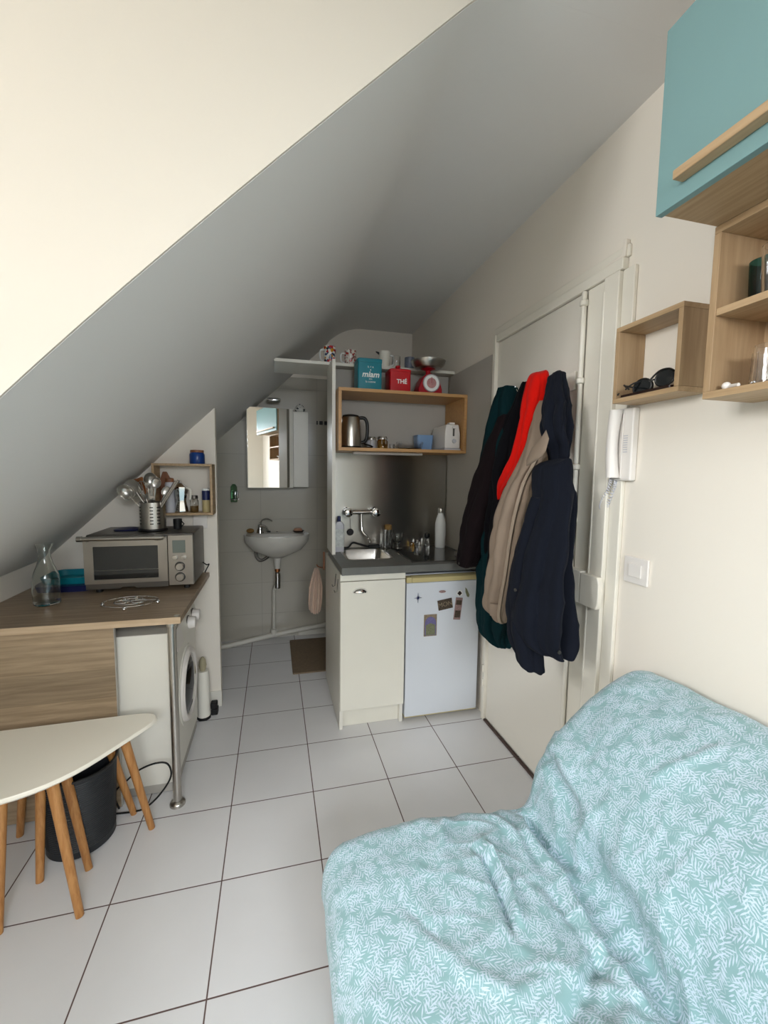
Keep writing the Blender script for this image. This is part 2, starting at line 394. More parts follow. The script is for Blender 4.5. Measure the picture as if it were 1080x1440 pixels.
# ---- skirting and plaster around the door
d=struct('door_1',MB().box(XW-.012,XW-.0005,.335,.985,.012,2.045),W['door'],bevel=.003)
dr=MB().box(XW-.030,XW-.0005,.985,1.012,0,2.085)
dr.box(XW-.014,XW-.0005,1.0125,1.035,0,2.07)
struct('trim_door_hinge_side',dr,W['trim'],bevel=.004)
struct('trim_door_head',MB().box(XW-.026,XW-.0005,.16,.9845,2.047,2.085).box(XW-.012,XW-.0005,.15,1.03,2.0855,2.125),W['trim'],bevel=.004)
struct('trim_door_lock_side',MB().box(XW-.016,XW-.0005,.236,.329,0,2.046).box(XW-.03,XW-.0005,.168,.2355,0,2.046).box(XW-.016,XW-.0005,.118,.1675,0,2.046),W['trim'],bevel=.004)
struct('trim_plaster_lump',MB().prism([(.248,2.086),(.16,2.086),(.157,2.14),(.168,2.145),(.176,2.1),(.248,2.094)],XW-.02,XW-.001,'x'),W['wall'],bevel=.006)
struct('trim_door_threshold',MB().box(XW-.026,XW-.0125,.17,.984,0,.009),mat('dark_threshold','4d3c36',.6))
# espagnolette rod and lock
rod=MB().tube([(XW-.028,.333,.03),(XW-.028,.333,.90)],.009).tube([(XW-.028,.333,1.01),(XW-.028,.333,2.04)],.009)
for z in (.2,.72,1.2,1.40,1.72,2.0): rod.lathe((XW-.028,.333,z),[(.009,-.012),(.015,-.008),(.015,.008),(.009,.012)])
obj('locking_rod',rod,W['trim'],d)
rod=MB().tube([(XW-.024,.233,.0),(XW-.024,.233,.92)],.008).tube([(XW-.024,.233,1.0),(XW-.024,.233,2.0)],.008)
obj('locking_rod',rod,W['trim'],d)
lk=obj('lock_case',MB().box(XW-.05,XW-.0125,.252,.362,.895,1.015),W['trim'],d,bevel=.004)
obj('lock_keeper',MB().prism([(.155,.92),(.165,.895),(.249,.895),(.249,1.012),(.165,1.012),(.155,.99)],XW-.052,XW-.0305,'x'),W['trim'],d,bevel=.004)
obj('key_rosette',MB().lathe((XW-.05,.335,.965),[(.018,0),(.016,-.006),(.006,-.009)],'x'),W['trim'],lk)
obj('keyhole',MB().box(XW-.0595,XW-.0585,.333,.337,.958,.972),W['rubber'],lk)
obj('door_knob',MB().lathe((XW-.05,.345,.92),[(.008,0),(.008,-.012),(.014,-.018),(.012,-.026),(.002,-.028)],'x'),W['trim'],lk)
for z in (.22,.30):
    obj('hinge',MB().lathe((XW-.034,.99,z-.02),[(.006,0),(.006,.04)]),W['trim'],d)
# ceramic pipes in the bathroom
pp=MB().tube([(.02,2.30,.018),(.16,2.32,.022),(.49,2.385,.055),(.96,2.43,.095),(1.3,2.44,.12)],.02,16)
st=struct('trim_waste_pipe',pp,W['pipe'])
obj('collar',MB().lathe((.50,2.388,.05),[(.02,0),(.024,.004),(.024,.05),(.02,.054)]),W['pipe'],st)
struct('trim_bath_floor_moulding',MB().box(.7,1.6,2.46,2.4795,0.002,.05),W['pipe'],bevel=.003)
# mosaic strip
ms=MB()
random.seed(3)
x=.855
while x<1.0:
    w=random.choice((.012,.02,.028)); ms.box(x,x+w,YB-.003,YB-.0002,1.755,1.785); x+=w+.012
ms.box(.245,.27,YB-.003,YB-.0002,1.80,1.82)
struct('trim_mosaic_strip',ms,W['black'])
# ------------------------------------------------------------------ kitchenette
CX0,CX1=.84,1.19; FY=1.06
c=thing('base_cabinet',(1.015,1.38,0),'cream one-door base cabinet under the sink end of the grey worktop','cabinet')
obj('body',MB().box(CX0,CX0+.018,FY+.018,1.70,.0,.845).box(CX1-.018,CX1,FY+.018,1.60,.0,.845).box(CX0+.0185,CX1-.0185,1.58,1.598,.1,.84).box(CX0+.0185,CX1-.0185,FY+.02,1.579,.1,.118),W['white'],c,bevel=.001)
obj('plinth',MB().box(CX0+.0185,CX1-.0185,FY+.045,FY+.06,.002,.099),W['cream'],c)
obj('top_rail',MB().box(CX0,CX1,FY,FY+.0175,.812,.846),W['cream'],c,bevel=.0015)
dd=obj('door',MB().box(CX0+.001,CX1-.001,FY-.002,FY+.0165,.112,.808),W['cream'],c,bevel=.002)
# cup pull
hp=MB()
R=[]
for i in range(9):
    t=i/8*PI/2; r=.036*math.cos(t)+.001
    R.append([(.943+r*math.cos(a)*1.05,FY-.002-.024*math.sin(t) if False else FY-.002-.026*math.sin(t),.752+max(0,r*.62*math.sin(a))) for a in [PI*j/16 for j in range(17)]])
hp.rings(R,False,False,closed=False)
hp.torus((.943,FY-.003,.752),.036,.002,'y',sx=1.05,sy=.12)
obj('cup_handle',hp,W['chrome'],dd,label='chrome cup handle')
# hooks on its side
for y,z in ((1.20,.79),(1.12,.78)):
    obj('hook',MB().tube([(CX0-.003,y,z+.03),(CX0-.006,y,z),(CX0-.008,y,z-.035),(CX0-.020,y,z-.04),(CX0-.024,y,z-.028)],.0022,8),W['darksteel'],c)
# worktop
WZ=.885
wt=MB()
sx0,sx1,sy0,sy1=.915,1.165,1.24,1.55
wt.box(.845,1.638,1.04,sy0,.847,WZ).box(.845,sx0,sy0,sy1,.847,WZ).box(sx1,1.638,sy0,sy1,.847,WZ).box(.845,1.638,sy1,1.606,.847,WZ)
o=obj('kitchen_worktop',wt,W['counter']); tag(o,'grey stone-look kitchen worktop over the cream cabinet and the small fridge','worktop')
s=thing('kitchen_sink',(1.04,1.4,.8),'small stainless steel sink bowl set into the grey worktop','sink')
def rrect(x0,x1,y0,y1,r,z,n=6):
    P=[]
    for cx,cy,a0 in ((x1-r,y1-r,0),(x0+r,y1-r,90),(x0+r,y0+r,180),(x1-r,y0+r,270)):
        for i in range(n+1):
            a=math.radians(a0+90*i/n); P.append((cx+r*math.cos(a),cy+r*math.sin(a),z))
    return P
b=MB().rings([rrect(sx0-.012,sx1+.012,sy0-.012,sy1+.012,.035,WZ+.0005),rrect(sx0-.009,sx1+.009,sy0-.009,sy1+.009,.033,WZ+.004),rrect(sx0+.004,sx1-.004,sy0+.004,sy1-.004,.03,WZ+.001),rrect(sx0+.01,sx1-.01,sy0+.01,sy1-.01,.03,WZ-.09),rrect(sx0+.03,sx1-.03,sy0+.03,sy1-.03,.02,WZ-.115),rrect(sx0+.1,sx1-.1,sy0+.1,sy1-.1,.02,WZ-.117)],False,True)
obj('bowl',b,W['steel'],s)
obj('drain',MB().torus((1.04,1.4,WZ-.1155),.02,.003).lathe((1.04,1.4,WZ-.1165),[(.018,0),(.018,.0015)]),W['chrome'],s)
# hob
h=thing('ceramic_hob',(1.43,1.33,WZ),'flat dark glass hob set in the right end of the grey worktop','hob')
obj('glass_plate',MB().box(1.245,1.60,1.10,1.575,WZ,WZ+.005),W['hobglass'],h,bevel=.002)
obj('frame',MB().box(1.240,1.2445,1.095,1.58,WZ,WZ+.006).box(1.6005,1.605,1.095,1.58,WZ,WZ+.006).box(1.245,1.60,1.095,1.0995,WZ,WZ+.006).box(1.245,1.60,1.5755,1.58,WZ,WZ+.006),W['darksteel'],h)
# niche boards
o=obj('side_board',MB().box(.842,.862,1.40,1.64,.886,2.008),W['white'],bevel=.001); tag(o,'tall thin white board dividing the kitchenette from the washroom','panel')
o=obj('niche_wall_panel',MB().box(1.641,1.6585,1.036,1.60,.84,2.0),W['greypanel'],bevel=.001); tag(o,'grey side panel on the wall between the kitchen niche and the coats','panel')
o=obj('back_panel',MB().box(.8625,1.64,1.62,1.635,.886,2.005),W['greypanel']); tag(o,'grey-beige back panel of the kitchen niche behind the wooden box shelf','panel')
o=obj('splashback',MB().box(.8635,1.638,1.612,1.618,.888,1.50),W['brushed']); tag(o,'brushed steel splashback behind the sink with a dark vertical reflection','splashback')
o=obj('wall_shelf',MB().box(.525,1.656,1.555,1.86,2.01,2.028),W['white'],bevel=.001); tag(o,'long white shelf above the kitchen niche carrying the mugs','shelf')
# wooden box shelf
bx=thing('box_shelf',(1.25,1.45,1.49),'long open oak box shelf hung in the kitchen niche above the sink','shelf')
X0,X1,Y0,Y1,Z0,Z1=.866,1.638,1.315,1.611,1.492,1.838
obj('bottom_board',MB().box(X0,X1,Y0,Y1,Z0,Z0+.018),W['oak'],bx,bevel=.001)
obj('top_board',MB().box(X0,X1,Y0,Y1,Z1-.018,Z1),W['oak'],bx,bevel=.001)
obj('side_board',MB().box(X0,X0+.018,Y0,Y1,Z0+.0185,Z1-.0185),W['oak'],bx,bevel=.001)
obj('side_board',MB().box(X1-.018,X1,Y0,Y1,Z0+.0185,Z1-.0185),W['oak'],bx,bevel=.001)
o=obj('under_shelf_lamp',MB().box(.97,1.40,1.42,1.47,Z0-.014,Z0-.0005),W['plastic'],bevel=.003); tag(o,'slim white strip lamp fixed under the oak box shelf','lamp')

# fridge
f=thing('mini_fridge',(1.41,1.33,0),'small white fridge with yellowed handle strip beside the coats','fridge')
FX0,FX1=1.198,1.628
obj('body',MB().box(FX0+.004,FX1-.004,1.115,1.58,.025,.818),W['fridge'],f,bevel=.003)
obj('door',MB().box(FX0,FX1,1.062,1.11,.03,.782),W['fridge'],f,bevel=.004)
hs=MB().prism([(1.063,.783),(1.11,.783),(1.11,.815),(1.085,.818),(1.063,.808)],FX0+.03,FX1,'x')
obj('handle_strip',hs,W['yellow'],f,bevel=.003,label='yellowed plastic handle strip')
obj('handle_strip',MB().box(FX0,FX0+.029,1.063,1.11,.783,.814),W['yellow'],f,bevel=.003)
for x in (FX0+.04,FX1-.04):
    for y in (1.15,1.52): obj('foot',MB().lathe((x,y,0),[(.014,0),(.014,.0245)]),W['black'],f)
obj('kick_strip',MB().box(FX0,FX1,1.066,1.108,.0245,.0295),W['yellow'],f)
# magnets on the fridge
YF=1.0615
def magnet(name,mb,m,label,**k):
    o=obj(name,mb,m,**k); return tag(o,label,'magnet','magnets on the fridge door')
st=[]
for i in range(16):
    a=2*PI*i/16; r=(.022 if i%4==0 else .010 if i%4==2 else .0045); st.append((1.262+r*math.sin(a),.700+r*math.cos(a)*1.25))
magnet('star_magnet',MB().prism(st,YF-.004,YF,'y'),W['navyp'],'dark blue four-pointed star magnet at the left of the fridge door')
magnet('oval_magnet',MB().prism([(1.402+.020*math.cos(a),.727+.007*math.sin(a)) for a in [2*PI*i/24 for i in range(24)]],YF-.004,YF,'y'),W['photo2'],'small flat oval reddish magnet near the top middle of the fridge door')
t=thing('round_magnet',(1.50,YF,.70),'round white magnet with a dark red diamond on the fridge door','magnet','magnets on the fridge door')
obj('disc',MB().lathe((1.504,YF,.712),[(.018,0),(.018,-.003)],'y'),W['whitepaint'],t)
obj('diamond',MB().prism([(1.504,.726),(1.518,.712),(1.504,.698),(1.490,.712)],YF-.0045,YF-.003,'y'),W['brownglass'],t)
magnet('leaf_magnet',MB().prism([(1.538,.742),(1.546,.735),(1.563,.700),(1.560,.686),(1.550,.690),(1.540,.715)],YF-.004,YF,'y'),W['olive'],'slim slanted green magnet at the right edge of the fridge door')
M=Matrix.Translation((1.42,YF-.002,.655))@Matrix.Rotation(math.radians(-9),4,'Y')
t=thing('picture_magnet',(1.42,YF,.655),'wide tilted magnet with a dark picture and big pale letters on the fridge door','magnet','magnets on the fridge door')
obj('card',MB().box(-.042,.042,-.002,.002,-.028,.028).xf(M),W['photo1'],t)
text('MON',.036,W['paper'],t,M@Matrix.Translation((0,-.0022,0))@Matrix.Rotation(PI/2,4,'X'),extrude=.0004)
M=Matrix.Translation((1.497,YF-.002,.625))@Matrix.Rotation(math.radians(6),4,'Y')
t=thing('strip_magnet',(1.497,YF,.625),'tall narrow picture strip magnet on the fridge door','magnet','magnets on the fridge door')
obj('card',MB().box(-.020,.020,-.002,.002,-.062,.062).xf(M),W['photo2'],t)
obj('picture',MB().box(-.016,.016,-.003,-.0021,.022,.048).xf(M),W['photo1'],t)
obj('picture',MB().box(-.016,.016,-.003,-.0021,-.05,-.01).xf(M),W['photo1'],t)
t=thing('arch_magnet',(1.335,YF,.53),'large rectangular magnet with a purple arch picture, lowest on the fridge door','magnet','magnets on the fridge door')
obj('card',MB().box(1.299,1.373,YF-.003,YF,.482,.603),W['paper'],t)
arch=[(1.304,.488)]+[(1.336-.032*math.cos(a),.555+.036*math.sin(a)) for a in [PI*i/16 for i in range(17)]]+[(1.368,.488)]
obj('arch',MB().prism(arch,YF-.0045,YF-.0031,'y'),W['purple'],t)
obj('garden',MB().prism([(1.309,.49),(1.309,.545),(1.336,.556),(1.363,.545),(1.363,.49)],YF-.0055,YF-.0046,'y'),W['olive'],t)

# ---- wall mixer
m_=thing('wall_mixer_tap',(1.05,1.611,1.11),'chrome two-handle wall mixer tap above the kitchen sink','tap')
obj('bar',MB().tube([(.965,1.575,1.12),(1.14,1.575,1.12)],.014).tube([(.965,1.575,1.12),(.965,1.611,1.12)],.013).tube([(1.14,1.575,1.12),(1.14,1.611,1.12)],.013).lathe((.965,1.607,1.12),[(.03,0),(.03,.0035)],'y').lathe((1.14,1.607,1.12),[(.03,0),(.03,.0035)],'y'),W['chrome'],m_)
for x in (.962,1.143):
    kn=obj('handle',MB().lathe((x,1.545,1.12),[(.017,.022),(.027,.016),(.030,0),(.027,-.012),(.019,-.017),(.001,-.018)],'y',seg=12),W['chrome'],m_)
obj('spout',MB().tube(spline([(1.052,1.575,1.11),(1.052,1.57,1.06),(1.056,1.56,1.00),(1.085,1.54,.965),(1.09,1.50,.95),(1.09,1.49,.935)],6),.008),W['chrome'],m_)
t=thing('sink_plug',(.985,1.6,.98),'black rubber sink plug hanging on a chain below the mixer tap','plug')
obj('stopper',MB().lathe((.985,1.600,.99),[(.019,.008),(.022,0),(.019,-.006)],'y'),W['rubber'],t)
obj('chain',MB().tube([(.985,1.60,1.012),(.984,1.604,1.09)],.0013,6),W['chrome'],t)
# detergent bottle by the sink
t=thing('detergent_bottle',(.895,1.50,WZ),'clear detergent bottle with a blue cap left of the kitchen sink','bottle')
obj('bottle_body',MB().rings([rrect(.868,.930,1.49,1.53,.012,WZ+z) for z in (.0,.12,.165)]+[rrect(.880,.918,1.495,1.525,.012,WZ+.185)]),W['plasticg'],t)
obj('label_band',MB().rings([rrect(.8675,.9305,1.4895,1.5305,.012,WZ+z) for z in (.03,.14)]),mat('printed_label','c9cdc8',.5,var=.5,vscale=60),t)
obj('cap',MB().lathe((.899,1.51,WZ+.1855),[(.011,0),(.011,.02),(.009,.034)]),W['navyp'],t)
# dish brush lying at the back of the sink
t=thing('dish_brush',(1.05,1.57,WZ),'black dish brush lying along the back edge of the kitchen sink','brush')
obj('brush_handle',MB().tube(spline([(.925,1.568,WZ+.012),(.965,1.562,WZ+.014),(.995,1.572,WZ+.04),(1.03,1.575,WZ+.034),(1.10,1.575,WZ+.012)],6),.006),W['rubber'],t)
obj('brush_head',MB().box(1.10,1.175,1.565,1.588,WZ+.001,WZ+.024),W['rubber'],t,bevel=.005)
# glasses
def tumbler(name,c,r,h_,label,group=None,m='glass',cat='glass',flare=1.0,wall_=.003):
    pr=[(r*.9,0),(r*.95,.002),(r*flare,h_),(r*flare-wall_,h_),(r*.9-wall_,.008),(.0005,.008)]
    o=obj(name,MB().lathe(c,pr,cap1=True),W[m] if isinstance(m,str) else m); return tag(o,label,cat,group)
tumbler('drinking_glass',(1.195,1.52,WZ),.030,.10,'clear straight drinking glass behind the sink, left of the stemmed glass','glasses behind the sink')
t=thing('stemmed_glass',(1.265,1.50,WZ),'clear round-bowled stemmed glass standing behind the sink','glass','glasses behind the sink')
obj('bowl',MB().lathe((1.27,1.50,WZ+.006),[(.028,.0),(.036,.003),(.006,.008),(.005,.03),(.025,.045),(.037,.07),(.034,.10),(.032,.10),(.034,.07),(.022,.048),(.001,.036)],cap0=True),W['glass'],t)
tumbler('glass_jar',(1.235,1.565,WZ),.034,.12,'tall amber-tinted glass jar standing against the steel splashback','glasses behind the sink',m='glass',flare=.85)
o=obj('cork_lid_jar',MB().lathe((1.228,1.574,WZ+.12),[(.024,0.001),(.024,.03),(.012,.034)]),W['sponge']);tag(o,'small brown cork stopper on the jar against the splashback','stopper')
# small moka / chrome things by the bottle
t=thing('spice_grinder',(1.46,1.54,WZ),'small black-topped glass grinder left of the white bottle','grinder')
obj('glass_body',MB().lathe((1.485,1.545,WZ+.006),[(.018,0),(.018,.04),(.012,.055)]),W['glass'],t)
obj('grinder_top',MB().lathe((1.485,1.545,WZ+.0615),[(.013,0),(.019,.012),(.017,.03),(.004,.036)]),W['black'],t)
t=thing('jar_with_lid',(1.42,1.54,WZ),'low glass jar with a dark clip lid left of the black-topped grinder','jar')
obj('glass_body',MB().lathe((1.42,1.545,WZ+.006),[(.020,0),(.023,.004),(.023,.03),(.018,.036)]),W['glass'],t)
obj('lid',MB().lathe((1.42,1.545,WZ+.0425),[(.02,0),(.02,.012),(.004,.014)]),W['darksteel'],t)
o=obj('salt_pot',MB().lathe((1.385,1.555,WZ),[(.014,0),(.016,.02),(.012,.034),(.002,.038)]),W['amber']);tag(o,'tiny amber pot at the back of the worktop, left of the clip-lid jar','pot')
t=thing('white_bottle',(1.565,1.50,WZ),'tall white insulated bottle with steel cap at the back of the worktop','bottle')
obj('bottle_body',MB().lathe((1.560,1.50,WZ+.006),[(.031,0),(.033,.004),(.035,.12),(.034,.16),(.027,.19),(.018,.215),(.017,.225)]),W['whitepaint'],t)
obj('cap',MB().lathe((1.560,1.50,WZ+.2315),[(.0165,0),(.0175,.003),(.0175,.028),(.015,.032)]),W['steel'],t)
o=obj('small_steel_cup',MB().lathe((1.555,1.21,WZ+.0055),[(.015,0),(.018,.004),(.018,.028),(.016,.028),(.015,.006),(.001,.006)]),W['steel']);tag(o,'tiny steel cup on the hob near its front right corner','cup')

# ---- things in the box shelf
BZ=Z0+.018
t=thing('electric_kettle',(.965,1.42,BZ),'steel electric kettle with black handle at the left of the oak box shelf','kettle')
KT=t
k=obj('body',MB().lathe((.955,1.43,BZ+.012),[(.062,0),(.062,.01),(.060,.10),(.052,.165),(.050,.168)]),W['steel'],t)
obj('base',MB().lathe((.955,1.43,BZ),[(.064,0),(.066,.004),(.064,.0115)]),W['black'],t)
obj('lid',MB().lathe((.955,1.43,BZ+.1805),[(.050,0),(.046,.010),(.02,.016),(.002,.017)]),W['black'],t)
obj('spout',MB().prism([(.908,BZ+.165),(.880,BZ+.172),(.912,BZ+.13)],1.42,1.44,'y'),W['steel'],t)
obj('handle',MB().tube(spline([(1.000,1.43,BZ+.178),(1.035,1.43,BZ+.178),(1.052,1.43,BZ+.15),(1.054,1.43,BZ+.09),(1.042,1.43,BZ+.045),(1.015,1.43,BZ+.035)],5),.010),W['black'],t)
o=obj('kettle_cord',MB().tube(spline([(1.02,1.50,BZ+.005),(1.05,1.46,BZ+.008),(1.085,1.42,BZ+.012),(1.055,1.40,BZ+.02),(1.04,1.45,BZ+.03),(1.09,1.47,BZ+.02),(1.08,1.52,BZ+.008)],6),.004),W['rubber'],KT,label='bundled black cord')
for i,(x,y,lab) in enumerate(((1.095,1.50,'small clip jar half hidden behind the kettle cord'),(1.15,1.44,'round glass jar of amber grounds with a clip lid right of the kettle'))):
    t=thing('clip_jar',(x,y,BZ),lab,'jar','clip jars in the oak box shelf')
    obj('glass_body',MB().lathe((x,y,BZ),[(.026,0),(.032,.006),(.033,.045),(.026,.058)]),W['amber'] if i else W['plasticg'],t)
    obj('lid',MB().lathe((x,y,BZ+.0585),[(.029,0),(.030,.008),(.026,.018),(.004,.021)]),W['steel'],t)
    obj('clip',MB().tube([(x-.012,y-.034,BZ+.03),(x-.012,y-.037,BZ+.068),(x+.012,y-.037,BZ+.068),(x+.012,y-.034,BZ+.03)],.0018,8),W['steel'],t)
tumbler('shot_glass',(1.218,1.47,BZ),.016,.035,'tiny clear shot glass beside the amber jar in the oak box shelf')
pr=[(.055,0),(.075,.01),(.085,.05),(.083,.05),(.073,.012),(.001,.006)]
o=obj('glass_bowl',MB().lathe((1.335,1.48,BZ),pr),W['glass']);tag(o,'wide clear glass bowl in the middle of the oak box shelf','bowl')
o=obj('plastic_tub',MB().rings([rrect(1.395,1.49,1.50,1.585,.015,BZ),rrect(1.39,1.50,1.495,1.59,.015,BZ+.10)]),W['bluebag']);tag(o,'pale blue plastic tub behind the white toaster','tub')
DXT=.026
t=thing('toaster',(1.55,1.46,BZ),'white upright toaster at the right end of the oak box shelf','toaster')
tb=MB().rings([[(x,y,BZ+.012) for x,y in ((1.487,1.345),(1.585,1.345),(1.585,1.575),(1.487,1.575))],[(x,y,BZ+.10) for x,y in ((1.487,1.345),(1.585,1.345),(1.585,1.575),(1.487,1.575))],[(x,y,BZ+.155) for x,y in ((1.497,1.352),(1.577,1.352),(1.577,1.568),(1.497,1.568))]])
obj('body',tb,W['plastic'],t,bevel=.006)
obj('base',MB().box(1.483,1.589,1.341,1.579,BZ,BZ+.0118),W['plasticg'],t,bevel=.003)
obj('lever_slot',MB().box(1.536,1.546,1.342,1.3445,BZ+.085,BZ+.145),W['darksteel'],t)
obj('lever',MB().box(1.528,1.553,1.33,1.3415,BZ+.13,BZ+.143),W['plastic'],t,bevel=.002)
obj('dial',MB().lathe((1.545,1.3445,BZ+.055),[(.013,0),(.012,-.008),(.002,-.009)],'y'),W['plasticg'],t)
obj('lift_knob',MB().box(1.52,1.556,1.36,1.40,BZ+.156,BZ+.168),W['plastic'],t,bevel=.003)
for x in (1.513,1.545): obj('bread_slot',MB().box(x,x+.014,1.41,1.55,BZ+.1551,BZ+.1562),W['black'],t)
t.location.x+=.026

# ---- on top of the box shelf
TZ=Z1
t=thing('storage_tin',(1.055,1.42,TZ),'teal rectangular storage tin with white handwritten lettering','tin')
def tinbody(x0,x1,y0,y1,z0,z1,m,t,r=.008):
    obj('body',MB().rings([rrect(x0,x1,y0,y1,r,z0),rrect(x0,x1,y0,y1,r,z1)]),m,t)
tinbody(.985,1.125,1.37,1.50,TZ,TZ+.158,W['tealtin'],t)
obj('lid',MB().rings([rrect(.983,1.127,1.368,1.502,.009,TZ+.1585),rrect(.983,1.127,1.368,1.502,.009,TZ+.178),rrect(.99,1.12,1.375,1.495,.009,TZ+.182)]),W['tealtin'],t)
for s_,z,sz,sh in (('IL Y A',.132,.014,0),('&',.116,.012,0),('miam',.090,.046,.2),('dans',.066,.011,0),('la cuisine',.050,.016,0)):
    text(s_,sz,W['whitepaint'],t,face_y(1.058,1.3695,TZ+z),extrude=.0005,shear=sh,offset=.0012 if s_=='miam' else 0)
t=thing('tea_tin',(1.235,1.42,TZ),'red square tea tin with white lettering and a knob lid','tin')
tinbody(1.175,1.300,1.37,1.49,TZ,TZ+.118,W['redtin'],t)
obj('lid',MB().rings([rrect(1.173,1.302,1.368,1.492,.009,TZ+.1185),rrect(1.173,1.302,1.368,1.492,.009,TZ+.132),rrect(1.19,1.285,1.385,1.475,.009,TZ+.140)]),W['redtin'],t)
obj('knob',MB().lathe((1.237,1.43,TZ+.1405),[(.008,0),(.008,.008),(.016,.014),(.014,.024),(.002,.027)]),W['redtin'],t)
text('THÉ',.034,W['whitepaint'],t,face_y(1.245,1.3695,TZ+.062),extrude=.0005,offset=.001)
# kitchen scale
t=thing('kitchen_scale',(1.43,1.43,TZ),'red retro kitchen scale with round dial and steel pan','scale')
sh=[(1.355,TZ),(1.355,TZ+.035),(1.372,TZ+.085),(1.395,TZ+.118),(1.43,TZ+.128),(1.465,TZ+.118),(1.488,TZ+.085),(1.505,TZ+.035),(1.505,TZ)]
obj('body',MB().prism(sh,1.385,1.49,'y'),W['redplastic'],t,bevel=.008)
obj('dial_ring',MB().lathe((1.432,1.385,TZ+.068),[(.052,0),(.052,-.008),(.048,-.011),(.047,-.008)],'y',cap1=False),W['plasticg'],t)
obj('dial_face',MB().lathe((1.432,1.384,TZ+.068),[(.0465,0),(.0465,-.006)],'y'),W['whitepaint'],t)
obj('dial_centre',MB().lathe((1.432,1.378,TZ+.068),[(.030,0),(.030,-.001)],'y'),mat('dial_print','b98583',.5,var=.5,vscale=120),t)
obj('needle',MB().box(1.4308,1.4332,1.3755,1.3765,TZ+.066,TZ+.104),W['redplastic'],t)
obj('neck',MB().lathe((1.43,1.437,TZ+.1285),[(.016,0),(.014,.02),(.03,.028),(.045,.032)]),W['redplastic'],t)
obj('pan',MB().lathe((1.43,1.437,TZ+.161),[(.05,0),(.075,.008),(.098,.03),(.103,.046),(.105,.046),(.104,.042),(.100,.028),(.078,.004),(.05,-.0)],cap0=True,cap1=False,seg=48).lathe((1.43,1.437,TZ+.161),[(.05,.001),(.001,.001)]),W['steel'],t)
# mugs on the top shelf
SZ=2.028
def mug(x,y,r,h_,hx,m,label,grp='mugs on the white top shelf',taper=1.0,hr=.024):
    t=thing('mug',(x,y,SZ),label,'mug',grp)
    obj('cup',MB().lathe((x,y,SZ),[(r*.92,0),(r*taper,.006),(r,h_),(r-.004,h_),(r*taper-.005,.01),(.001,.01)]),m,t)
    if hx:
        s=1 if hx>0 else -1
        obj('handle',MB().tube(spline([(x+s*(r-.002),y,SZ+h_*.82),(x+s*(r+hr*.8),y,SZ+h_*.78),(x+s*(r+hr),y,SZ+h_*.5),(x+s*(r+hr*.7),y,SZ+h_*.25),(x+s*(r-.004),y,SZ+h_*.2)],5),.0048,10),W['whitepaint'] if m is not W['mugblue'] else m,t)
    return t
def printed(name,base,cols,scale,thr):
    m=bpy.data.materials.new(name); m.use_nodes=True; nt=m.node_tree; b=nt.nodes['Principled BSDF']; b.inputs['Roughness'].default_value=.25
    tc=nt.nodes.new('ShaderNodeTexCoord'); vo=nt.nodes.new('ShaderNodeTexVoronoi'); vo.inputs['Scale'].default_value=scale; nt.links.new(tc.outputs['Object'],vo.inputs[0])
    se=nt.nodes.new('ShaderNodeSeparateColor'); nt.links.new(vo.outputs['Color'],se.inputs[0])
    r=nt.nodes.new('ShaderNodeValToRGB'); r.color_ramp.interpolation='CONSTANT'; e=r.color_ramp.elements
    e[0].position=0; e[0].color=lin(base); e[1].position=thr; e[1].color=lin(cols[0])
    for i,c_ in enumerate(cols[1:]): q=e.new(thr+(1-thr)*(i+1)/len(cols)); q.color=lin(c_)
    nt.links.new(se.outputs[0],r.inputs[0]); nt.links.new(r.outputs[0],b.inputs['Base Color']); return m
W['mugblue']=mat('slate_mug','6d7280',.4,var=.3,vscale=60)
W['mug1']=printed('printed_mug_bright','e2ded6',['27303f','c98a1e','b3262b','3c4b6b'],75,.45)
W['mug2']=printed('printed_mug_red','dcd6cc',['a8322e','8c5550'],95,.55)
mug(.858,1.63,.037,.108,-1,W['mug1'],'white mug with bright blue red and yellow drawing, leftmost on the shelf')
mug(.985,1.63,.036,.095,-1,W['mug2'],'white mug with a red star-like flower beside the bright mug')
t=mug(1.205,1.63,.038,.105,1,W['cream'],'plain cream jug with a small spout behind the teal tin',taper=.8)
obj('spout',MB().prism([(1.172,SZ+.10),(1.148,SZ+.104),(1.172,SZ+.085)],1.622,1.638,'y'),W['black'],t)
tumbler('tall_glass',(1.285,1.64,SZ),.027,.085,'clear glass between the cream jug and the slate cup on the top shelf')
mug(1.375,1.64,.032,.085,0,W['mugblue'],'slate blue cup without handle just left of the scale pan')
# ------------------------------------------------------------------ washroom
t=thing('mirror_cabinet',(.545,2.41,1.25),'white washroom wall cabinet with an ajar mirror door','cabinet')
MX0,MX1,MY,MZ0,MZ1=.318,.778,2.345,1.25,1.835
obj('body',MB().box(MX0,MX1,MY,2.4795,MZ0,MZ1),W['white'],t,bevel=.002)
obj('plain_door',MB().box(.664,MX1,MY-.018,MY-.0005,MZ0+.002,MZ1-.012),W['white'],t,bevel=.002)
M=Matrix.Translation((.658,MY-.006,0))@Matrix.Rotation(math.radians(8.5),4,'Z')
md=obj('mirror_door',MB().box(-.340,0,-.018,-.001,MZ0-.004,MZ1+.012).xf(M),W['white'],t,bevel=.001)
obj('mirror_glass',MB().box(-.337,-.028,-.0215,-.0182,MZ0-.002,MZ1+.010).xf(M),W['mirror'],md,bevel=.0008,label='mirror glass')
t=thing('mirror_lamp',(.50,2.45,1.86),'small chrome lamp on an arm above the washroom mirror cabinet','lamp')
obj('arm',MB().tube([(.52,2.479,1.915),(.52,2.36,1.915)],.006),W['chrome'],t)
obj('lamp_head',MB().lathe((.47,2.35,1.915),[(.012,0),(.016,.01),(.016,.09),(.012,.1)],'x'),W['chrome'],t)
t=thing('painted_pot',(.72,2.40,MZ1),'small white pot with dark painted spots on top of the mirror cabinet','pot')
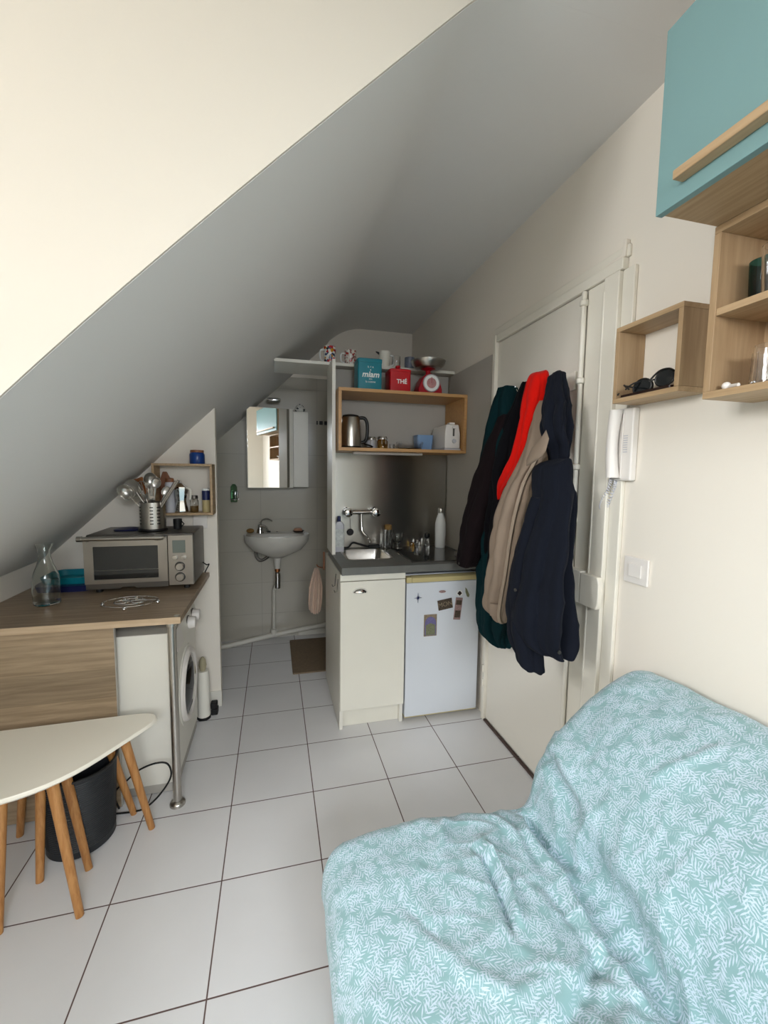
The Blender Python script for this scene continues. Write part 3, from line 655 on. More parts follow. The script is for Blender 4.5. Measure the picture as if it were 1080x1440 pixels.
pr=printed('spotted_pot','d8d6ce',['4a4f50'],60,.85)
obj('pot_body',MB().lathe((.72,2.40,MZ1),[(.033,0),(.040,.012),(.040,.03),(.030,.045)]),pr,t)
obj('lid',MB().lathe((.72,2.40,MZ1+.0455),[(.031,0),(.024,.01),(.006,.013),(.007,.02),(.001,.022)]),pr,t)
# basin
t=thing('wash_basin',(.53,2.35,.7),'small white wall-hung wash basin under the mirror cabinet','basin')
def oval(cx,cy,a,b,z,n=40,flat=None):
    P=[]
    for i in range(n):
        th=2*PI*i/n; x=cx+a*math.cos(th); y=cy+b*math.sin(th)
        if flat is not None: y=min(y,flat)
        P.append((x,y,z))
    return P
cx,cy=.535,2.36
R=[oval(cx,cy+.03,.05,.05,.69,flat=2.47),oval(cx,cy+.02,.10,.09,.715,flat=2.474),oval(cx,cy,.19,.15,.76,flat=2.478),oval(cx,cy,.242,.19,.825,flat=2.479),oval(cx,cy,.250,.20,.872,flat=2.479),oval(cx,cy,.248,.198,.882,flat=2.479),oval(cx,cy,.232,.182,.882,flat=2.465),
   oval(cx,cy-.03,.205,.135,.870,flat=2.44),oval(cx,cy-.03,.18,.12,.81,flat=2.44),oval(cx,cy-.02,.10,.08,.775),oval(cx,cy-.02,.02,.02,.77)]
obj('bowl',MB().rings(R),W['porcelain'],t)
obj('overflow_hole',MB().lathe((.535,2.452,.885),[(.008,0),(.008,.003)]),W['black'],t)
obj('drain_outlet',MB().lathe((.535,2.385,.60),[(.022,.0),(.024,.02),(.027,.05),(.030,.0895)]),W['porcelain'],t)
t=thing('bottle_trap',(.535,2.385,.45),'chrome bottle trap under the wash basin','trap')
obj('trap_nut',MB().lathe((.535,2.385,.575),[(.02,0),(.022,.01),(.02,.0245)],seg=10),W['copper'],t)
obj('trap_body',MB().lathe((.535,2.385,.44),[(.022,0),(.024,.006),(.024,.125),(.016,.134)]),W['chrome'],t)
struct('trim_drain_pipe',MB().tube([(.503,2.40,.10),(.506,2.402,.42),(.52,2.395,.455)],.014,14),W['pipe'])
o=obj('supply_hose',MB().tube(spline([(.36,2.46,.78),(.365,2.44,.70),(.40,2.43,.655),(.46,2.42,.68),(.50,2.41,.735)],6),.006).tube(spline([(.375,2.46,.78),(.38,2.44,.71),(.41,2.43,.67),(.46,2.42,.70),(.50,2.41,.74)],6),.005),W['darksteel']);tag(o,'two thin looped water hoses under the left of the wash basin','hose')
t=thing('basin_tap',(.39,2.44,.883),'chrome single-lever tap at the left rear of the wash basin','tap')
obj('tap_body',MB().lathe((.405,2.43,.883),[(.028,0),(.026,.01),(.022,.03),(.022,.055),(.016,.07),(.002,.074)]),W['chrome'],t)
obj('spout',MB().tube(spline([(.405,2.43,.925),(.43,2.38,.945),(.455,2.33,.935),(.46,2.31,.915)],5),[.012]*16),W['chrome'],t)
obj('lever',MB().tube(spline([(.405,2.43,.955),(.425,2.40,.99),(.465,2.36,1.00),(.50,2.34,.985)],5),[.008,.008,.008,.008,.008,.007,.007,.007,.007,.007,.006,.006,.006,.006,.005,.005]),W['chrome'],t)
o=obj('sponge',MB().ball((.33,2.43,.902),.03,1,.7,.6),W['sponge']);tag(o,'brown-green sponge left of the basin tap','sponge')
t=thing('soap_dish',(.71,2.43,.883),'oval dish holding a pinkish bar of soap at the basin right rim','dish')
obj('dish',MB().rings([oval(.705,2.43,.035,.024,.883,20),oval(.705,2.43,.048,.034,.896,20),oval(.705,2.43,.044,.030,.896,20),oval(.705,2.43,.03,.02,.888,20)]),W['brownglass'],t)
o=obj('soap_bar',MB().rings([oval(.70,2.43,.03,.02,.8885,20),oval(.70,2.43,.036,.025,.903,20),oval(.70,2.43,.026,.018,.916,20)]),mat('soap','b98b70',.4));tag(o,'pinkish bar of soap lying in the dish on the basin rim','soap')
o=obj('soap_leaf',MB().box(.455,.485,2.44,2.46,.883,.895),W['black'],bevel=.003);tag(o,'small black razor head on the basin rim right of the tap','razor')
# soap dispenser on wall
t=thing('soap_dispenser',(.215,2.44,1.13),'clear green soap bottle hanging on the washroom wall left of the mirror','bottle')
obj('bottle_body',MB().rings([rrect(.188,.236,2.43,2.46,.01,1.13),rrect(.188,.236,2.43,2.46,.01,1.25),rrect(.203,.222,2.436,2.454,.006,1.27)]),W['greenglass'],t)
obj('holder',MB().box(.185,.245,2.461,2.4795,1.15,1.21).torus((.212,2.445,1.15),.03,.003),W['chrome'],t)
# towel
def drape(name,x0,x1,yc,zt,zb,m,amp,k,seedv,thick=.01,shift=0,label='',cat='towel'):
    nu,nv=48,40; vs=[];fs=[]
    for side in (0,1):
        for j in range(nv+1):
            v=j/nv; wd=.25+.75*min(1,v*2.2)**.7; wd*=1-.12*max(0,v-.85)/.15
            for i in range(nu+1):
                u=i/nu*2-1
                x=(x0+x1)/2+u*(x1-x0)/2*wd+shift*v
                y=yc+amp*math.cos(u*k+seedv+v*.8)*(.4+.6*v)+amp*.5*math.sin(u*k*2.3+v*3)+(thick if side else 0)
                z=zt+(zb-zt)*v+.02*noise.noise(Vector((u*2,seedv,0)))*v-.03*v*abs(u)**2*(1 if seedv>2 else -1)
                vs.append((x,y,z))
    n=(nu+1)*(nv+1)
    for s_ in (0,1):
        for j in range(nv):
            for i in range(nu):
                a=s_*n+j*(nu+1)+i; fs.append((a,a+1,a+nu+2,a+nu+1))
    b_=[i for i in range(nu+1)]+[j*(nu+1)+nu for j in range(1,nv+1)]+[nv*(nu+1)+i for i in range(nu-1,-1,-1)]+[j*(nu+1) for j in range(nv-1,0,-1)]
    for q in range(len(b_)):
        a,b2=b_[q],b_[(q+1)%len(b_)]; fs.append((a,b2,b2+n,a+n))
    o=obj(name,MB().add(vs,fs),m,smooth=60); tag(o,label,cat); return o
drape('hand_towel',.745,.835,1.80,.72,.40,W['towel'],.014,7,.5,label='peach hand towel hanging behind the white board in the washroom',shift=-.012)
o=obj('towel_hook',MB().tube([(.838,1.745,.735),(.82,1.79,.725),(.80,1.80,.73),(.79,1.80,.745)],.004,8).box(.828,.8385,1.742,1.756,.72,.84),W['brownwood']);tag(o,'dark hook strip on the edge of the white board above the towel','hook')
o=obj('bath_mat',MB().rings([rrect(.625,1.15,1.77,2.36,.01,.0),rrect(.625,1.15,1.77,2.36,.01,.010)]),W['rug']);tag(o,'dark brown floor mat on the washroom tiles','mat')

# ------------------------------------------------------------------ desk side
DZ=.80
t=thing('desk_counter',(-.24,1.08,0),'grey-oak worktop with plank front panel and steel corner leg','worktop')
obj('top',MB().box(KX+.002,.158,.695,1.467,DZ-.026,DZ),W['desk'],t,bevel=.0015)
obj('front_panel',MB().box(KX+.002,-.098,.76,.778,.003,DZ-.0265),W['deskp'],t,bevel=.001)
obj('panel_edge',MB().box(-.0975,-.0955,.76,.778,.003,DZ-.0265),W['greypanel'],t)
obj('edge_band',MB().box(KX+.002,.158,.6935,.6948,DZ-.026,DZ),wood('pale_edge','b79c7c','c8af90',.5),t)
lg=obj('leg',MB().lathe((.118,.728,0),[(.0,0),(.03,.0),(.03,.008),(.026,.014),(.016,.02),(.016,DZ-.045),(.022,DZ-.042),(.022,DZ-.0265)]),W['steel'],t,label='brushed steel tubular leg')
obj('corner_cap',MB().lathe((.142,.712,DZ-.026),[(.012,0),(.012,.0265),(.010,.029)]),W['steel'],t)
# washing machine
t=thing('washing_machine',(-.16,1.0,0),'white front-loading washing machine under the worktop, door facing right','washing machine')
obj('body',MB().box(-.42,.085,.80,1.30,.045,.70),W['white'],t,bevel=.004)
obj('front',MB().box(.0855,.105,.80,1.30,.05,.60),W['white'],t,bevel=.006)
obj('control_panel',MB().prism([(.0855,.602),(.118,.602),(.098,.70),(.0855,.70)],.80,1.30,'y'),W['white'],t,bevel=.003)
obj('detergent_drawer',MB().prism([(.120,.612),(.117,.612),(.1015,.69),(.1045,.69)],.815,.94,'y'),W['plastic'],t)
for y in (1.10,1.215):
    k=obj('knob',MB().lathe((.108,y,.640),[(.030,0),(.030,.012),(.026,.034),(.002,.035)],'x'),W['plastic'],t)
    obj('knob_ring',MB().lathe((.1065,y,.640),[(.0345,0),(.0345,.0035)],'x'),W['darksteel'],k)
dr_=obj('door',MB().torus((.108,1.05,.36),.150,.018,'x',seg=48),W['plastic'],t)
obj('porthole',MB().lathe((.106,1.05,.36),[(.135,0),(.130,.012),(.09,.024),(.001,.03)],'x',seg=48),W['darkglass'],dr_)
obj('door_plate',MB().lathe((.1052,1.05,.36),[(.185,0),(.183,.004)],'x',seg=48),W['white'],dr_)
obj('plinth',MB().box(-.41,.10,.81,1.29,.004,.0445),W['greypanel'],t)
text('LAVE LINGE',.018,W['darksteel'],t,Matrix.Translation((.1152,.86,.632))@Matrix.Rotation(PI/2,4,'Z')@Matrix.Rotation(PI/2,4,'X'),extrude=.0003,name='marking') if False else None
# white tube stand (brush holder) behind the washing machine
t=thing('toilet_brush_holder',(.125,1.37,0),'white cylindrical brush holder standing by the partition past the washing machine','brush holder')
obj('holder_body',MB().lathe((.125,1.365,.012),[(.030,0),(.034,.004),(.032,.24),(.029,.262)]),W['white'],t)
obj('base_ring',MB().lathe((.125,1.365,0),[(.036,0),(.036,.0115)]),W['black'],t)
obj('bristle_top',MB().lathe((.125,1.365,.2745),[(.014,0),(.02,.03),(.016,.06),(.006,.075)]),mat('bristle','a59c80',.9,bump=.8,bscale=300),t)
t=thing('door_stop',(.185,1.40,0),'two stacked small black rubber blocks at the foot of the partition','block')
obj('block',MB().box(.160,.195,1.375,1.425,.0,.034),W['rubber'],t,bevel=.004)
obj('block',MB().box(.158,.192,1.37,1.42,.038,.070).xf(Matrix.Identity(4)),W['rubber'],t,bevel=.006)
# oven
OX0,OX1,OY0,OY1,OZ0,OZ1=-.318,.140,1.10,1.42,.822,1.072
t=thing('counter_oven',(-.09,1.27,DZ),'stainless steel countertop oven with glass door and two big dials','oven')
obj('body',MB().box(OX0+.004,OX1,OY0+.02,OY1,OZ0,OZ1),W['darksteel'],t,bevel=.006)
XS=OX0+.345
dm=MB()
a0,a1,b0,b1=OX0+.038,XS-.040,OZ0+.045,OZ1-.052
dm.box(OX0,a0,OY0,OY0+.0195,OZ0+.026,OZ1-.012).box(a1,XS,OY0,OY0+.0195,OZ0+.026,OZ1-.012).box(a0,a1,OY0,OY0+.0195,OZ0+.026,b0).box(a0,a1,OY0,OY0+.0195,b1,OZ1-.012)
dd=obj('door',dm,W['ovensteel'],t)
obj('window_pane',MB().box(a0-.0,a1+.0,OY0+.004,OY0+.012,b0,b1),W['darkglass'],dd)
obj('handle',MB().tube([(OX0-.012,OY0-.026,OZ1-.012),(XS-.008,OY0-.026,OZ1-.012)],.010,16).tube([(OX0+.02,OY0-.026,OZ1-.014),(OX0+.02,OY0,OZ1-.022)],.007).tube([(XS-.03,OY0-.026,OZ1-.014),(XS-.03,OY0,OZ1-.022)],.007).lathe((OX0-.012,OY0-.026,OZ1-.012),[(.0125,0),(.0125,.02)],'x').lathe((XS-.045,OY0-.026,OZ1-.012),[(.0125,0),(.0125,.03)],'x'),W['steel'],dd)
obj('bottom_trim',MB().prism([(OX0+.002,OZ0),(OX0+.14,OZ0),(OX0+.15,OZ0+.008),(OX0+.20,OZ0+.008),(OX0+.21,OZ0),(XS,OZ0),(XS,OZ0+.0255),(OX0+.002,OZ0+.0255)],OY0+.004,OY0+.0195,'y'),W['darksteel'],t)
obj('rack',MB().tube([(a0,OY0+.0035,b0+.042),(a1,OY0+.0035,b0+.042)],.0012,6),W['steel'],dd)
cp=obj('control_panel',MB().box(XS+.003,OX1,OY0-.004,OY0+.0195,OZ0+.004,OZ1-.006),W['ovensteel'],t,bevel=.003)
xm=(XS+.003+OX1)/2-.004
obj('display',MB().box(xm-.030,xm+.026,OY0-.006,OY0-.0041,OZ1-.090,OZ1-.030),W['lcd'],cp,bevel=.0008)
for x in (xm-.020,xm+.018): obj('button',MB().lathe((x,OY0-.004,OZ1-.112),[(.012,0),(.012,-.003),(.010,-.004),(.010,-.010),(.002,-.011)],'y',seg=24),W['steel'],cp)
for z in (OZ1-.155,OZ1-.206):
    k=obj('dial',MB().lathe((xm,OY0-.0045,z),[(.019,0),(.018,-.014),(.015,-.017),(.002,-.017)],'y',seg=24),W['steel'],cp)
    obj('dial_ring',MB().lathe((xm,OY0-.0042,z),[(.0225,0),(.0225,-.002)],'y',seg=24),W['black'],k)
for x in (OX0+.04,OX1-.04):
    for y in (OY0+.05,OY1-.04): obj('foot',MB().lathe((x,y,DZ),[(.014,0),(.014,.0215)]),W['black'],t)
o=obj('oven_cord',MB().tube(spline([(.1405,1.36,.88),(.16,1.36,.865),(.175,1.34,.872),(.165,1.32,.85),(.155,1.33,.83)],5),.003,8),W['rubber'],t,label='thin black cord end')
o=obj('pot_cloth',MB().rings([oval(-.19,1.27,.055,.045,OZ1+.001,20),oval(-.19,1.27,.058,.048,OZ1+.006,20),oval(-.18,1.28,.03,.025,OZ1+.014,20)]),W['navyp']);tag(o,'flat dark blue pot cloth on the oven, left of the utensil holder','cloth')
# utensil holder
UX,UY=-.065,1.245
t=thing('utensil_holder',(UX,UY,OZ1),'perforated steel utensil pot standing on top of the oven','utensil pot')
obj('pot',MB().lathe((UX,UY,OZ1+.012),[(.058,0),(.058,.128),(.060,.130),(.056,.130),(.056,.004),(.001,.004)],seg=40),W['steel'],t)
obj('base_tray',MB().lathe((UX,UY,OZ1),[(.062,0),(.066,.005),(.064,.0115)],seg=40),W['black'],t)
sl=MB()
for zz in range(6):
    for ai in range(12):
        if (ai%3)==2: continue
        a=2*PI*ai/12+.15; z=OZ1+.035+zz*.016
        q=[]
        for da in (-.13,-.05,.05,.13): q.append(a+da)
        r=.0586
        vs=[(UX+r*math.cos(x_),UY+r*math.sin(x_),z+dz) for dz in (0,.005) for x_ in q]
        sl.add(vs,[(0,1,5,4),(1,2,6,5),(2,3,7,6)])
o=obj('slot_holes',sl,W['black'],t)
def utensil(kind,lab,tip,base,m='steel',grp='utensils in the steel pot'):
    t=thing(kind,tuple(base),lab,'utensil',grp)
    B=Vector(base);T=Vector(tip); d=(T-B).normalized()
    side=d.cross(Vector((0,-1,0))).normalized(); nrm=side.cross(d)
    obj('handle',MB().tube([B,B+(T-B)*.78],.0035,8),W['steel' if m!='wood' else 'brownwood'],t)
    c=B+(T-B)*.88; L=(T-B).length*.14
    Mx=Matrix.Translation(c)@Matrix((side,d,nrm)).transposed().to_4x4()
    if kind in('ladle','serving_spoon','skimmer'):
        r={'ladle':.033,'serving_spoon':.022,'skimmer':.036}[kind]
        k={'ladle':.8,'serving_spoon':.35,'skimmer':.18}[kind]
        rings=[]
        for i in range(8):
            th=i/7*PI/2; rings.append([(r*math.cos(a)*math.cos(th),r*1.25*math.sin(a)*math.cos(th),-r*k*math.sin(th)) for a in [2*PI*j/24 for j in range(24)]])
        mb=MB().rings(rings,False,True)
        o=obj('spoon_bowl',mb.xf(Mx),W[m],t)
        md=o.modifiers.new('S','SOLIDIFY'); md.thickness=.0015
    elif kind=='serving_fork':
        mb=MB().box(-.014,.014,-.03,-.008,-.001,.001)
        for i in range(4): x=-.014+i*.0077; mb.box(x,x+.004,-.008,.034,-.001,.001)
        obj('tines',mb.xf(Mx),W['steel'],t)
    elif kind=='spatula':
        obj('blade',MB().box(-.026,.026,-.045,.04,-.001,.001).xf(Mx),W[m],t,bevel=.004)
    elif kind=='whisk':
        mb=MB()
        for i in range(5):
            a=PI*i/5; mb.tube([tuple(Mx@Vector((r_*math.cos(a),yy,r_*math.sin(a)))) for r_,yy in [(.003,-.045),(.02,-.01),(.025,.02),(.014,.04),(0,.045),(-.014,.04),(-.025,.02),(-.02,-.01),(-.003,-.045)]],.0011,6)
        obj('wires',mb,W['steel'],t)
    elif kind=='tongs':
        obj('arms',MB().tube([B,T],.006,8).tube([B+Vector((.008,0,0)),T+Vector((.012,0,.004))],.006,8),W['ovensteel'],t)
zt=OZ1+.02
utensil('ladle','steel ladle leaning far left out of the utensil pot',(-.185,1.20,OZ1+.215),(UX+.02,UY,zt))
utensil('skimmer','round steel skimmer leaning left behind the ladle',(-.165,1.25,OZ1+.235),(UX+.03,UY+.01,zt))
utensil('spatula','copper-coloured spatula leaning left in the utensil pot',(-.135,1.28,OZ1+.245),(UX+.01,UY+.02,zt),m='copper')
utensil('serving_fork','steel serving fork at the front of the utensil pot',(-.055,1.20,OZ1+.20),(UX,UY,zt))
utensil('serving_spoon','large steel spoon upright in the utensil pot, right of the fork',(-.035,1.22,OZ1+.265),(UX-.01,UY,zt))
utensil('ladle','steel ladle standing tallest in the middle of the utensil pot',(-.075,1.26,OZ1+.275),(UX,UY+.02,zt))
utensil('whisk','wire whisk leaning slightly left in the utensil pot',(-.105,1.23,OZ1+.225),(UX+.01,UY-.01,zt))
utensil('tongs','steel tongs leaning right out of the utensil pot',(.055,1.19,OZ1+.245),(UX-.025,UY-.01,zt))
utensil('serving_spoon','steel spoon leaning right behind the tongs',(.005,1.27,OZ1+.215),(UX-.02,UY+.01,zt))
o=obj('black_cup',MB().lathe((.035,1.30,OZ1),[(.019,0),(.021,.05),(.019,.05),(.017,.006),(.001,.006)]).tube([(.055,1.29,OZ1+.04),(.068,1.285,OZ1+.025),(.056,1.29,OZ1+.012)],.003,8),W['rubber']);tag(o,'small black cup on the oven right of the utensil pot','cup')
# spice box on the partition
t=thing('spice_box',(.07,1.42,1.135),'small open wooden box shelf on the partition behind the oven','shelf')
a,b_,y0,y1,z0,z1=-.09,.200,1.345,1.469,1.135,1.405
for nm,bb in (('bottom_board',(a,b_,y0,y1,z0,z0+.012)),('top_board',(a,b_,y0,y1,z1-.012,z1)),('side_board',(a,a+.012,y0,y1,z0+.0125,z1-.0125)),('side_board',(b_-.012,b_,y0,y1,z0+.0125,z1-.0125))):
    obj(nm,MB().box(*bb),W['oakr'],t,bevel=.001)
t=thing('blue_jar',(.12,1.41,z1),'round blue enamel jar with wooden lid on top of the small box shelf','jar')
obj('jar_body',MB().lathe((.12,1.405,z1),[(.036,0),(.038,.004),(.038,.05),(.033,.060)]),W['blue'],t)
obj('lid',MB().lathe((.12,1.405,z1+.0605),[(.033,0),(.034,.004),(.033,.013)]),W['brownwood'],t)
zb=z0+.012
t=thing('spice_jar',(.098,1.40,zb),'glass spice jar with grey lid in the small box shelf','jar','jars in the small box shelf')
obj('glass_body',MB().lathe((.100,1.40,zb),[(.019,0),(.021,.004),(.021,.06),(.015,.072)]),W['glass'],t)
obj('spice',MB().lathe((.100,1.40,zb+.003),[(.018,0),(.018,.03)]),W['sponge'],t)
obj('lid',MB().lathe((.100,1.40,zb+.0725),[(.019,0),(.019,.016),(.017,.018)]),W['darksteel'],t)
t=thing('spice_jar',(.158,1.40,zb),'taller pale spice pot with dark blue lid, rightmost in the small box shelf','jar','jars in the small box shelf')
obj('jar_body',MB().lathe((.160,1.40,zb),[(.019,0),(.020,.004),(.020,.065)]),mat('mustard','b9a878',.6),t)
obj('label_band',MB().lathe((.160,1.40,zb+.0655),[(.0205,0),(.0205,.05)]),W['navyp'],t)
obj('lid',MB().lathe((.160,1.40,zb+.116),[(.019,0),(.019,.01)]),W['whitepaint'],t)
t=thing('moka_pot',(.03,1.40,zb),'shiny steel coffee pot in the left half of the small box shelf','coffee pot')
obj('pot_body',MB().lathe((.035,1.395,zb),[(.034,0),(.036,.01),(.026,.06),(.026,.065),(.036,.13),(.036,.135)],seg=8),W['chrome'],t)
obj('lid',MB().lathe((.035,1.395,zb+.1355),[(.036,0),(.01,.02),(.006,.035)],seg=8),W['chrome'],t)
obj('handle',MB().tube(spline([(.068,1.38,zb+.13),(.088,1.37,zb+.12),(.085,1.37,zb+.07)],5),.006,8),W['cream'],t)
o=obj('chopping_board',MB().prism([(-.075,zb),(-.02,zb),(-.02,zb+.17),(-.04,zb+.215),(-.06,zb+.215),(-.075,zb+.17)],1.44,1.452,'y'),W['brownwood'],bevel=.003);tag(o,'small dark wooden board upright at the back of the small box shelf','board')
t=thing('glass_canister',(-.01,1.41,zb),'tall clear canister behind the utensils in the small box shelf','jar','jars in the small box shelf')
obj('glass_body',MB().lathe((-.018,1.40,zb),[(.022,0),(.023,.004),(.023,.15),(.020,.16)]),W['plasticg'],t)
obj('lid',MB().lathe((-.018,1.40,zb+.1605),[(.022,0),(.020,.02),(.002,.024)]),W['brownwood'],t)
o=obj('wall_socket',MB().box(.08,.155,1.457,1.4695,1.05,1.125),W['plastic'],bevel=.003);tag(o,'white wall socket on the partition under the small box shelf','socket')
# carafe
CXc,CYc=-.415,.985
cm=glass('carafe_glass','f4f8f6')
pr=[(.040,0),(.047,.006),(.049,.03),(.049,.105),(.044,.13),(.028,.175),(.021,.205),(.021,.225),(.030,.250),(.032,.258),(.0305,.258),(.0285,.2505),(.0195,.226),(.0195,.204),(.0265,.173),(.0425,.128),(.0472,.104),(.0472,.03),(.045,.010),(.001,.008)]
o=obj('glass_carafe',MB().lathe((CXc,CYc,DZ),pr,seg=48),cm,smooth=50);tag(o,'clear glass carafe at the left of the grey-oak worktop','carafe')
o=obj('teal_tray',MB().rings([rrect(-.545,-.335,1.20,1.39,.05,DZ+.030),rrect(-.555,-.328,1.19,1.40,.05,DZ+.062),rrect(-.548,-.335,1.197,1.393,.05,DZ+.062),rrect(-.54,-.34,1.205,1.385,.05,DZ+.034)]),W['tealtin']);tag(o,'teal rounded dish on a dark tray behind the carafe','dish')
o=obj('dark_tray',MB().rings([rrect(-.56,-.325,1.17,1.40,.04,DZ),rrect(-.57,-.322,1.16,1.41,.04,DZ+.0295)]),W['navyp']);tag(o,'dark navy tray under the teal dish left of the oven','tray')
# trivet
t=thing('wire_trivet',(-.085,.88,DZ),'oval steel wire trivet on the worktop in front of the oven','trivet')
tx,ty,tz=-.075,.895,DZ+.016
w=MB()
for r in (.06,.105): w.torus((tx,ty,tz),r,.0019,'z',sx=1,sy=.75,sg=6)
for a in (0,1.05,2.1): w.tube([(tx-.03*math.cos(a),ty-.02*math.sin(a),tz+.003),(tx+.100*math.cos(a),ty+.074*math.sin(a),tz+.003)],.0016,6)
w.torus((tx-.03,ty,tz),.03,.0022,'z',sy=.7,sg=6); w.torus((tx+.03,ty,tz),.03,.0022,'z',sy=.7,sg=6)
obj('wire_rings',w,W['chrome'],t)
for px_,py_ in ((-.105,0),(.105,0),(0,-.078),(0,.078)): obj('foot',MB().ball((tx+px_,ty+py_,DZ+.008),.008),W['chrome'],t)
# bin
t=thing('waste_bin',(-.19,.62,0),'dark grey ribbed round waste bin under the cream nesting tables','bin')
rp=[(.098,0),(.108,.008)]
nz_=33
for i in range(nz_+1):
    z=.03+i*.0075; r=.105+.014*z/.3
    rp+= [(r,z),(r+.0022,z+.003),(r,z+.006)]
rp+=[(.120,.293),(.120,.300),(.116,.300),(.114,.28),(.095,.012),(.001,.012)]
obj('bin_body',MB().lathe((-.19,.635,0),rp,seg=48),mat('bin_plastic','26282b',.5),t)
obj('bin_rim',MB().torus((-.19,.635,.300),.122,.005,seg=48),W['black'],t)
# cable
o=obj('power_cable',MB().tube(spline([(-.10,.74,.012),(-.112,.735,.085),(-.06,.725,.14),(-.015,.72,.178),(.045,.72,.196),(.088,.72,.185),(.098,.72,.13),(.06,.71,.07),(.01,.70,.03),(-.04,.715,.008),(-.12,.725,.006)],7),.0035,8),W['rubber']);tag(o,'black power cable looping up against the washing machine side','cable')
# nesting tables
def tri(cx,cy,pts,z,n=10):
    out=[]
    for i in range(len(pts)):
        p0=Vector(pts[i-1]);p1=Vector(pts[i]);p2=Vector(pts[(i+1)%len(pts)])
        r=p1.z if len(p1)>2 else .1
        a=(p0.xy-p1.xy).normalized()*r; b=(p2.xy-p1.xy).normalized()*r
        for k in range(n+1):
            t_=k/n; q=(p1.xy+a)*(1-t_)**2+p1.xy*2*t_*(1-t_)+(p1.xy+b)*t_*t_
            out.append((q.x,q.y,z))
    return out
def nest(name,label,outline,z,legs,thick=.02):
    c=Vector((sum(p[0] for p in outline)/len(outline),sum(p[1] for p in outline)/len(outline)))
    t=thing(name,(c.x,c.y,0),label,'side table','nesting side tables')
    top=tri(0,0,outline,z); mid=tri(0,0,outline,z-thick*.55)
    def shr(P,k,z_): return [(c.x+(p[0]-c.x)*k,c.y+(p[1]-c.y)*k,z_) for p in P]
    obj('table_top',MB().rings([shr(mid,.955,z-thick),shr(mid,.985,z-thick*.75),mid,shr(top,.998,z-thick*.25),shr(top,.985,z)]),W['stooltop'],t)
    for (fx,fy) in legs:
        f_=Vector((fx,fy,0)); d_=(Vector((c.x,c.y,0))-f_); d_.normalize()
        tp=f_+d_*.085+Vector((0,0,z-thick))
        obj('leg',MB().tube([f_,tp],[.0115,.0165],16),W['leg'],t)
TZ_=.45
nest('nesting_table','larger cream table with rounded triangular top and splayed wooden legs',[(.135,.655,.14),(-.145,.245,.20),(-.60,.27,.15),(-.60,.64,.12)],TZ_,[(.048,.622),(-.076,.317),(-.285,.315),(-.54,.34),(-.54,.57)])
nest('nesting_table','lower cream table tucked under the larger triangular one',[(.02,.70,.12),(-.10,.44,.14),(-.50,.43,.11),(-.50,.70,.11)],.385,[(-.04,.715),(-.114,.487),(-.252,.473),(-.419,.70)],thick=.018)
# ------------------------------------------------------------------ right wall
def openbox(name,label,x0,y0,y1,z0,z1,th,m,cat='shelf',shelf=None,back=False):
    t=thing(name,((x0+XW)/2,(y0+y1)/2,z0),label,cat)
    xb=XW-.001
    obj('bottom_board',MB().box(x0,xb,y0,y1,z0,z0+th),m,t,bevel=.001)
    obj('top_board',MB().box(x0,xb,y0,y1,z1-th,z1),m,t,bevel=.001)
    obj('side_board',MB().box(x0,xb,y0,y0+th,z0+th+.0003,z1-th-.0003),W['oaks'],t,bevel=.001)
    obj('side_board',MB().box(x0,xb,y1-th,y1,z0+th+.0003,z1-th-.0003),W['oaks'],t,bevel=.001)
    if shelf: obj('middle_board',MB().box(x0+.002,xb-.006,y0+th+.0003,y1-th-.0003,shelf,shelf+th),m,t,bevel=.001)
    if back: obj('back_board',MB().box(xb-.005,xb,y0+th+.0005,y1-th-.0005,z0+th+.0005,z1-th-.0005),W['oaks'],t)
    return t
openbox('box_shelf','small square open wooden box shelf holding the sunglasses',1.56,-.140,.088,1.595,1.826,.014,W['oakr'])
openbox('display_shelf','two-tier open wooden shelf under the teal cabinet with glasses inside',1.50,-1.15,-.258,1.55,1.935,.016,W['oakr'],shelf=1.735,back=True)
t=thing('wall_cabinet',(1.5,-.75,1.936),'teal lift-up wall cabinet with a long wooden bar handle','cabinet')
obj('carcass',MB().box(1.352,XW-.001,-1.25,-.26,1.936,2.30),W['oakr'],t,bevel=.001)
dd=obj('door',MB().box(1.334,1.3515,-1.25,-.255,1.934,2.305),W['teal'],t,bevel=.0015)
obj('bar_handle',MB().box(1.306,1.3335,-1.18,-.318,1.966,1.984),W['oakr'],dd,bevel=.002)
# sunglasses
def sunglasses(x,y,z,rz,label,sc_=1.0):
    t=thing('sunglasses',(x,y,z),label,'sunglasses','sunglasses in the small box shelf')
    M=Matrix.Translation((x,y,z))@Matrix.Rotation(rz,4,'Z')@Matrix.Rotation(math.radians(12),4,'Y')
    for s_ in (-1,1):
        ln=[]
        for i in range(24):
            a=2*PI*i/24; ln.append((s_*.034*sc_+.028*sc_*math.cos(a),.024*sc_*math.sin(a)*(1 if math.sin(a)>0 else .9)+.024*sc_))
        obj('lens',MB().prism(ln,-.0012,.0012,'y').xf(M),W['darkglass'],t)
        obj('rim',MB().tube([(u,0,w) for u,w in ln]+[(ln[0][0],0,ln[0][1])],.0028,8).xf(M),W['black'],t)
        obj('temple',MB().tube(spline([(s_*.062*sc_,0,.034*sc_),(s_*.064*sc_,.03,.036*sc_),(s_*.052*sc_,.055,.03*sc_),(s_*.03*sc_,.07,.008)],5),.0025,8).xf(M),W['black'],t)
    obj('bridge',MB().tube([(-.008*sc_,0,.03*sc_),(0,-.002,.034*sc_),(.008*sc_,0,.03*sc_)],.0025,8).xf(M),W['black'],t)
zs=1.6095
sunglasses(1.588,-.040,zs+.006,PI/2+.2,'black sunglasses resting upright at the right of the small box shelf',.98)
sunglasses(1.622,.028,zs+.006,PI/2-.25,'black sunglasses with thin arms raised, left of the other pair',.68)
